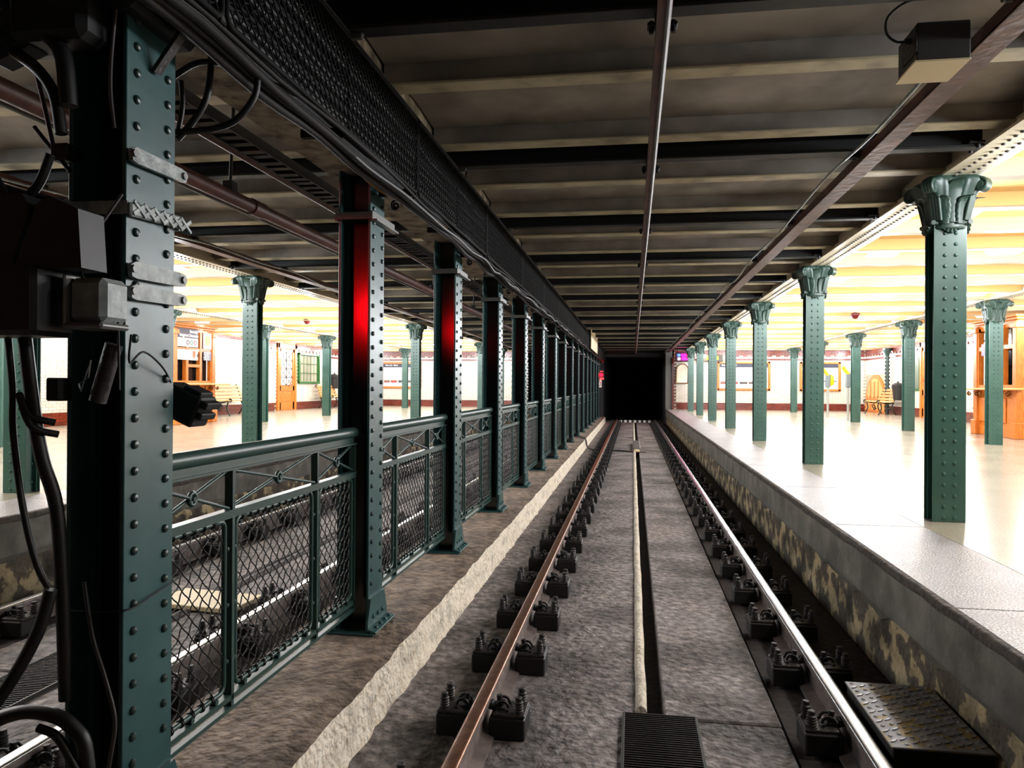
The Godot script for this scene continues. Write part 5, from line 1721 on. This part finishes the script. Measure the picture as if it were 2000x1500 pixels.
# ---- equipment on the nearest post -----------------------------------------------------------------------------------------
func wire(label: String, pts: Array, r: float, m: Material, per := 5) -> void:
	var b := MB.new()
	b.tube(curve(pts, per), r, 8)
	tag(part("cable", b, m), label, "cable")
func build_post_gear() -> void:
	var D := 1.72
	# dark signal housing on the near face
	var sh := thing("signal_housing", "large black signal housing on the near face of the nearest post", "signal box", P(-1.50, 1.44, 1.70))
	var a := MB.new()
	a.cbox(Vector3(-0.01, 0.075, 0.02), Vector3(0.23, 0.17, 0.14), Basis.IDENTITY, 0.012)
	part("box", a, plain(Color(0.045, 0.048, 0.06), 0.5), sh)
	var lobe := MB.new()
	lobe.prism(PackedVector2Array([Vector2(-0.15, 0.335), Vector2(-0.08, 0.345), Vector2(-0.005, 0.335), Vector2(0.038, 0.335), Vector2(0.055, 0.305), Vector2(0.05, 0.27), Vector2(0.035, 0.235), Vector2(0.022, 0.20), Vector2(0.012, 0.155), Vector2(-0.118, 0.155), Vector2(-0.118, 0.19), Vector2(-0.132, 0.215), Vector2(-0.15, 0.23)]), 0.10)
	part("hood", lobe, plain(Color(0.045, 0.048, 0.06), 0.5), sh)
	var lobe2 := MB.new()
	lobe2.prism(PackedVector2Array([Vector2(0.085, 0.30), Vector2(0.12, 0.325), Vector2(0.20, 0.29), Vector2(0.21, 0.15), Vector2(0.03, 0.15), Vector2(0.045, 0.19), Vector2(0.06, 0.23), Vector2(0.077, 0.265)]), 0.09, Transform3D(Basis.IDENTITY, Vector3(0, 0, 0.02)))
	part("mounting", lobe2, plain(Color(0.045, 0.048, 0.06), 0.5), sh)
	var gb := thing("conduit_box", "small grey metal box beside the black signal housing on the nearest post", "junction box", P(-1.298, 1.445, 1.735))
	var gm := MB.new()
	gm.cbox(Vector3(-0.02, 0.075, 0), Vector3(0.10, 0.11, 0.10), Basis.IDENTITY, 0.014)
	part("body", gm, mat.zinc, gb)
	var gl := MB.new()
	gl.cbox(Vector3(-0.068, 0.075, 0.01), Vector3(0.01, 0.125, 0.11), Basis.IDENTITY, 0.004)
	gl.cbox(Vector3(-0.02, 0.012, 0.01), Vector3(0.11, 0.016, 0.11), Basis.IDENTITY, 0.006)
	part("rim", gl, mat.grey_iron, gb)
	var cy := thing("metal_cylinder", "grey metal cylinder hanging tilted below the small grey box on the nearest post", "cylinder", P(-1.335, 1.27, 1.76))
	var cm := MB.new()
	cm.cyl(Vector3(-0.005, 0.0, 0), Vector3(0.04, 0.145, 0), 0.021, 14)
	part("tube", cm, mat.iron, cy)
	var cl := MB.new()
	cl.prism(PackedVector2Array([Vector2(-0.018, 0.03), Vector2(-0.045, 0.015), Vector2(-0.04, -0.005), Vector2(-0.012, 0.075)]), 0.006, Transform3D(Basis.IDENTITY, Vector3(-0.005, 0.03, 0.01)))
	part("lug", cl, mat.grey_iron, cy)
	var bx1 := MB.new()
	bx1.cbox(P(-1.482, 1.30, 1.80), Vector3(0.04, 0.06, 0.05), Basis.IDENTITY, 0.004)
	tag(part("switch_box", bx1, mat.black), "small black box on the left edge of the nearest post below the signal housing", "switch box")
	var bx2 := thing("switch_box", "small black box with a knob on the upper left edge of the nearest post", "switch box", P(-1.482, 1.92, 1.82))
	var b2 := MB.new()
	b2.cbox(Vector3.ZERO, Vector3(0.05, 0.045, 0.06), Basis.IDENTITY, 0.004)
	part("body", b2, mat.black, bx2)
	var b3 := MB.new()
	b3.cyl(Vector3(-0.02, -0.005, 0), Vector3(-0.04, -0.005, 0), 0.006, 8)
	part("knob", b3, mat.black, bx2)
	# straps round the post
	var px := -1.392
	var pd := post_d(0)
	for q in [[1.915, 0.038, "topmost"], [1.615, 0.040, "middle"], [1.557, 0.036, "lowest"]]:
		var t := thing("steel_strap", "zinc steel strap bolted round the nearest post, %s of the three" % q[2], "strap", P(px, q[0], pd), "straps on the nearest post")
		var m := MB.new()
		m.prism(PackedVector2Array([Vector2(-0.115, -q[1] / 2), Vector2(-0.095, -q[1] / 2 - 0.004), Vector2(0.10, -q[1] / 2), Vector2(0.125, -q[1] / 2 + 0.004), Vector2(0.13, 0), Vector2(0.125, q[1] / 2 - 0.004), Vector2(0.10, q[1] / 2), Vector2(-0.10, q[1] / 2), Vector2(-0.12, q[1] / 4)]), 0.012, Transform3D(Basis(Vector3.UP, PI / 2), Vector3(0.103, 0, 0)))
		part("band", m, mat.zinc, t)
		m = MB.new()
		m.cbox(Vector3(-0.095, 0, 0), Vector3(0.010, q[1], 0.24))
		part("back_band", m, mat.zinc, t)
		for z in [-0.112, 0.112]:
			var bt := MB.new()
			bt.cyl(Vector3(0.108, 0, z), Vector3(0.116, 0, z), 0.011, 6)
			part("bolt", bt, mat.grey_iron, t)
	var wv := thing("woven_strap", "woven grey cable wrapped round the nearest post between the steel straps", "strap", P(px, 1.775, pd))
	var wm := MB.new()
	wm.cbox(Vector3(0.100, 0, 0), Vector3(0.014, 0.036, 0.235), Basis(Vector3.RIGHT, 0.05), 0.005)
	for i in 6:
		wm.bar(Vector3(0.108, -0.017, 0.11 - i * 0.042), Vector3(0.108, 0.017, 0.11 - i * 0.042 - 0.05), 0.004, 0.010)
		wm.bar(Vector3(0.109, 0.017, 0.11 - i * 0.042), Vector3(0.109, -0.017, 0.11 - i * 0.042 - 0.05), 0.004, 0.008)
	wm.cbox(Vector3(0, 0, 0.115), Vector3(0.19, 0.034, 0.008))
	wm.cbox(Vector3(0, 0, -0.115), Vector3(0.19, 0.034, 0.008))
	part("wrap", wm, mat.zinc, wv)
	# dark device hanging behind the post
	var dv := thing("camera_unit", "black angular device hanging tilted on the right of the nearest post", "device", P(-1.32, 1.255, 2.12))
	var dm := MB.new()
	var tl := Basis(Vector3.BACK, -0.42)
	dm.cbox(Vector3(0, 0, 0), Vector3(0.125, 0.095, 0.09), tl, 0.006)
	dm.cbox(tl * Vector3(0.072, 0.03, 0), Vector3(0.025, 0.022, 0.08), tl, 0.003)
	dm.cbox(tl * Vector3(0.07, -0.005, 0), Vector3(0.022, 0.02, 0.08), tl, 0.003)
	dm.cbox(tl * Vector3(0.02, 0.052, 0), Vector3(0.06, 0.014, 0.07), tl, 0.003)
	part("body", dm, mat.black, dv)
	# cables
	wire("thin black cable hanging from the signal housing to the railing foot, outermost on the left", [P(-1.565, 1.46, D), P(-1.548, 1.31, D), P(-1.545, 1.19, D), P(-1.515, 1.0, D), P(-1.475, 0.86, D), P(-1.455, 0.78, D + 0.03)], 0.0085, mat.rubber)
	wire("thick black cable hanging from the signal housing down the near post", [P(-1.535, 1.46, D + 0.02), P(-1.52, 1.35, D + 0.02), P(-1.50, 1.22, D + 0.02), P(-1.478, 1.12, D + 0.02), P(-1.455, 1.0, D + 0.04), P(-1.445, 0.80, D + 0.05), P(-1.44, 0.5, D + 0.06)], 0.017, mat.rubber)
	wire("black cable bowing from the thick cable into the near post, upper of two", [P(-1.53, 1.29, D), P(-1.50, 1.235, D), P(-1.46, 1.215, D + 0.04)], 0.009, mat.rubber)
	wire("black cable bowing from the thick cable into the near post, lower of two", [P(-1.52, 1.26, D), P(-1.49, 1.205, D), P(-1.45, 1.185, D + 0.04)], 0.009, mat.rubber)
	wire("thick black cable sweeping down to the left over the grating from the near post", [P(-1.435, 0.80, D), P(-1.46, 0.70, D - 0.01), P(-1.51, 0.59, D - 0.03), P(-1.57, 0.49, D - 0.06), P(-1.66, 0.40, D - 0.1)], 0.016, mat.rubber)
	wire("thick black cable arching over the foot of the near post", [P(-1.68, 0.40, D), P(-1.60, 0.455, D), P(-1.51, 0.488, D), P(-1.42, 0.485, D), P(-1.365, 0.455, D), P(-1.335, 0.40, D), P(-1.32, 0.2, D)], 0.018, mat.rubber)
	wire("thin black cable bending down in front of the near post's foot", [P(-1.45, 0.462, D - 0.02), P(-1.40, 0.445, D - 0.02), P(-1.36, 0.39, D - 0.02), P(-1.335, 0.34, D - 0.02), P(-1.32, 0.25, D - 0.02)], 0.011, mat.rubber)
	wire("thin grey wire hanging in the hollow of the near post", [P(-1.405, 0.80, D + 0.08), P(-1.38, 0.66, D + 0.08), P(-1.345, 0.56, D + 0.08), P(-1.315, 0.45, D + 0.08), P(-1.325, 0.36, D + 0.08), P(-1.34, 0.28, D + 0.08)], 0.0055, plain(Color(0.2, 0.18, 0.18), 0.5))
	wire("thin dark wire tied across the near post", [P(-1.46, 0.722, 1.805), P(-1.38, 0.722, 1.805), P(-1.305, 0.727, 1.812), P(-1.292, 0.728, 1.85), P(-1.292, 0.737, 1.91), P(-1.292, 0.742, 1.95), P(-1.292, 0.755, 2.04)], 0.0022, mat.black)
	wire("thin wire running from the small grey box to the black device", [P(-1.255, 1.44, 1.77), P(-1.28, 1.37, 1.80), P(-1.275, 1.40, 1.85), P(-1.285, 1.36, 1.95), P(-1.32, 1.305, 2.05)], 0.0028, mat.black)
	wire("thin grey wire hanging straight from the small grey box", [P(-1.27, 1.47, 1.74), P(-1.275, 1.40, 1.75), P(-1.28, 1.30, 1.76)], 0.003, mat.black)
	wire("thin grey cable curving down the upper part of the near post", [P(-1.25, 2.40, 1.77), P(-1.31, 2.32, 1.79), P(-1.335, 2.20, 1.80), P(-1.34, 2.08, 1.80), P(-1.335, 1.98, 1.81)], 0.005, plain(Color(0.24, 0.21, 0.21), 0.5))
	wire("thin grey cable curving into the signal housing from the upper right", [P(-1.29, 1.80, 1.78), P(-1.33, 1.70, 1.74), P(-1.36, 1.64, 1.72), P(-1.34, 1.58, 1.70), P(-1.31, 1.56, 1.70)], 0.004, plain(Color(0.2, 0.18, 0.18), 0.5))
	var e := 2.2
	wire("black cable loop arching up from the near post to the mesh tray", [P(-1.42, 2.275, e), P(-1.35, 2.31, e), P(-1.28, 2.31, e), P(-1.19, 2.28, e), P(-1.12, 2.30, e + 0.3)], 0.0095, mat.rubber)
	wire("black cable hanging in a bow beside the near post", [P(-1.295, 2.36, e), P(-1.295, 2.30, e), P(-1.31, 2.20, e), P(-1.355, 2.13, e), P(-1.405, 2.08, e)], 0.0105, mat.rubber)
	wire("black cable loop hanging below the mesh tray beside the near post", [P(-1.14, 2.28, e), P(-1.15, 2.20, e), P(-1.21, 2.13, e), P(-1.29, 2.105, e), P(-1.41, 2.10, e)], 0.0105, mat.rubber)
	wire("short black cable dropping close beside the near post", [P(-1.395, 2.26, e), P(-1.39, 2.18, e), P(-1.405, 2.10, e)], 0.008, mat.rubber)
	# bracket at the head of the near post
	var br := thing("post_bracket", "dark steel bracket at the head of the nearest post carrying the mesh tray", "bracket", P(-1.30, 2.30, 1.95))
	var bm := MB.new()
	bm.cbox(Vector3(0.05, 0.02, 0.0), Vector3(0.30, 0.045, 0.08), Basis.IDENTITY, 0.004)
	bm.bar(Vector3(0.0, -0.13, 0.02), Vector3(0.10, 0.0, 0.02), 0.03, 0.012)
	part("arm", bm, mat.iron, br)
	var ho := MB.new()
	ho.tube(curve([P(-1.36, 2.345, 1.70), P(-1.31, 2.325, 1.72), P(-1.25, 2.328, 1.74), P(-1.20, 2.35, 1.76)], 5), 0.022, 8)
	tag(part("hose", ho, rough_mat([[0.0, Color(0.35, 0.32, 0.08)], [1.0, Color(0.62, 0.58, 0.20)]], 0.05, 3.0, 0.8, 0.8, 0.08, [], 0.3, 331)), "piece of rough yellow wrapping at the head of the nearest post", "wrapping")
	# tangle of cables and fittings at the upper left
	var f := 1.75
	var tang := [
		[[P(-1.75, 1.93, f), P(-1.66, 1.88, f), P(-1.60, 1.80, f), P(-1.56, 1.75, f)], 0.013, "steeply falling thick cable left of the near post above the signal housing"],
		[[P(-1.75, 1.86, f), P(-1.66, 1.83, f), P(-1.62, 1.77, f)], 0.010, "short falling cable left of the near post above the signal housing"],
		[[P(-1.70, 2.12, f), P(-1.60, 2.20, f), P(-1.52, 2.22, f), P(-1.44, 2.16, f), P(-1.42, 2.02, f)], 0.022, "thick black hose arching into the near post at upper left"],
		[[P(-1.70, 2.18, f), P(-1.58, 2.26, f), P(-1.50, 2.25, f), P(-1.43, 2.24, f)], 0.026, "thick black hose under the beam at upper left"],
		[[P(-1.60, 2.16, f + 0.1), P(-1.57, 2.05, f + 0.1), P(-1.545, 1.95, f + 0.1)], 0.006, "thin black cable dropping at upper left"],
		[[P(-1.58, 2.17, f), P(-1.51, 2.12, f), P(-1.46, 2.05, f), P(-1.44, 1.95, f)], 0.015, "black cable slanting into the near post at upper left"],
		[[P(-1.645, 2.40, f), P(-1.645, 2.28, f), P(-1.61, 2.22, f), P(-1.55, 2.21, f)], 0.006, "thin black cable loop in the upper left corner"],
		[[P(-1.62, 2.40, f), P(-1.605, 2.30, f), P(-1.585, 2.24, f), P(-1.56, 2.33, f), P(-1.565, 2.40, f)], 0.014, "black fitting hanging in the upper left corner"],
		[[P(-1.56, 1.99, f + 0.05), P(-1.50, 1.92, f + 0.05), P(-1.455, 1.87, f + 0.05)], 0.006, "thin cable crossing to the near post above the signal housing"],
		[[P(-1.47, 1.90, f), P(-1.50, 1.83, f), P(-1.545, 1.78, f)], 0.012, "black bracket arm between the near post and the signal housing"],
		[[P(-1.66, 1.83, f + 0.02), P(-1.56, 1.80, f + 0.02), P(-1.50, 1.785, f + 0.02), P(-1.44, 1.775, f + 0.02)], 0.016, "black bar above the signal housing on the near post"]]
	for q in tang: wire(q[2], q[0], q[1], mat.black)
	var hb := thing("cable_fitting", "big black fitting on the upper left of the nearest post under the beam", "fitting", P(-1.50, 2.18, 1.78))
	var hm := MB.new()
	hm.cbox(Vector3(0.03, 0.13, 0), Vector3(0.22, 0.25, 0.12), Basis.IDENTITY, 0.02)
	hm.cbox(Vector3(-0.10, 0.03, 0), Vector3(0.14, 0.10, 0.09), Basis(Vector3.BACK, 0.35), 0.015)
	part("body", hm, mat.black, hb)
	var hc := MB.new()
	hc.cbox(Vector3(0.12, 0.18, -0.14), Vector3(0.24, 0.16, 0.30), Basis.IDENTITY, 0.015)
	part("head_cover", hc, mat.black, hb)
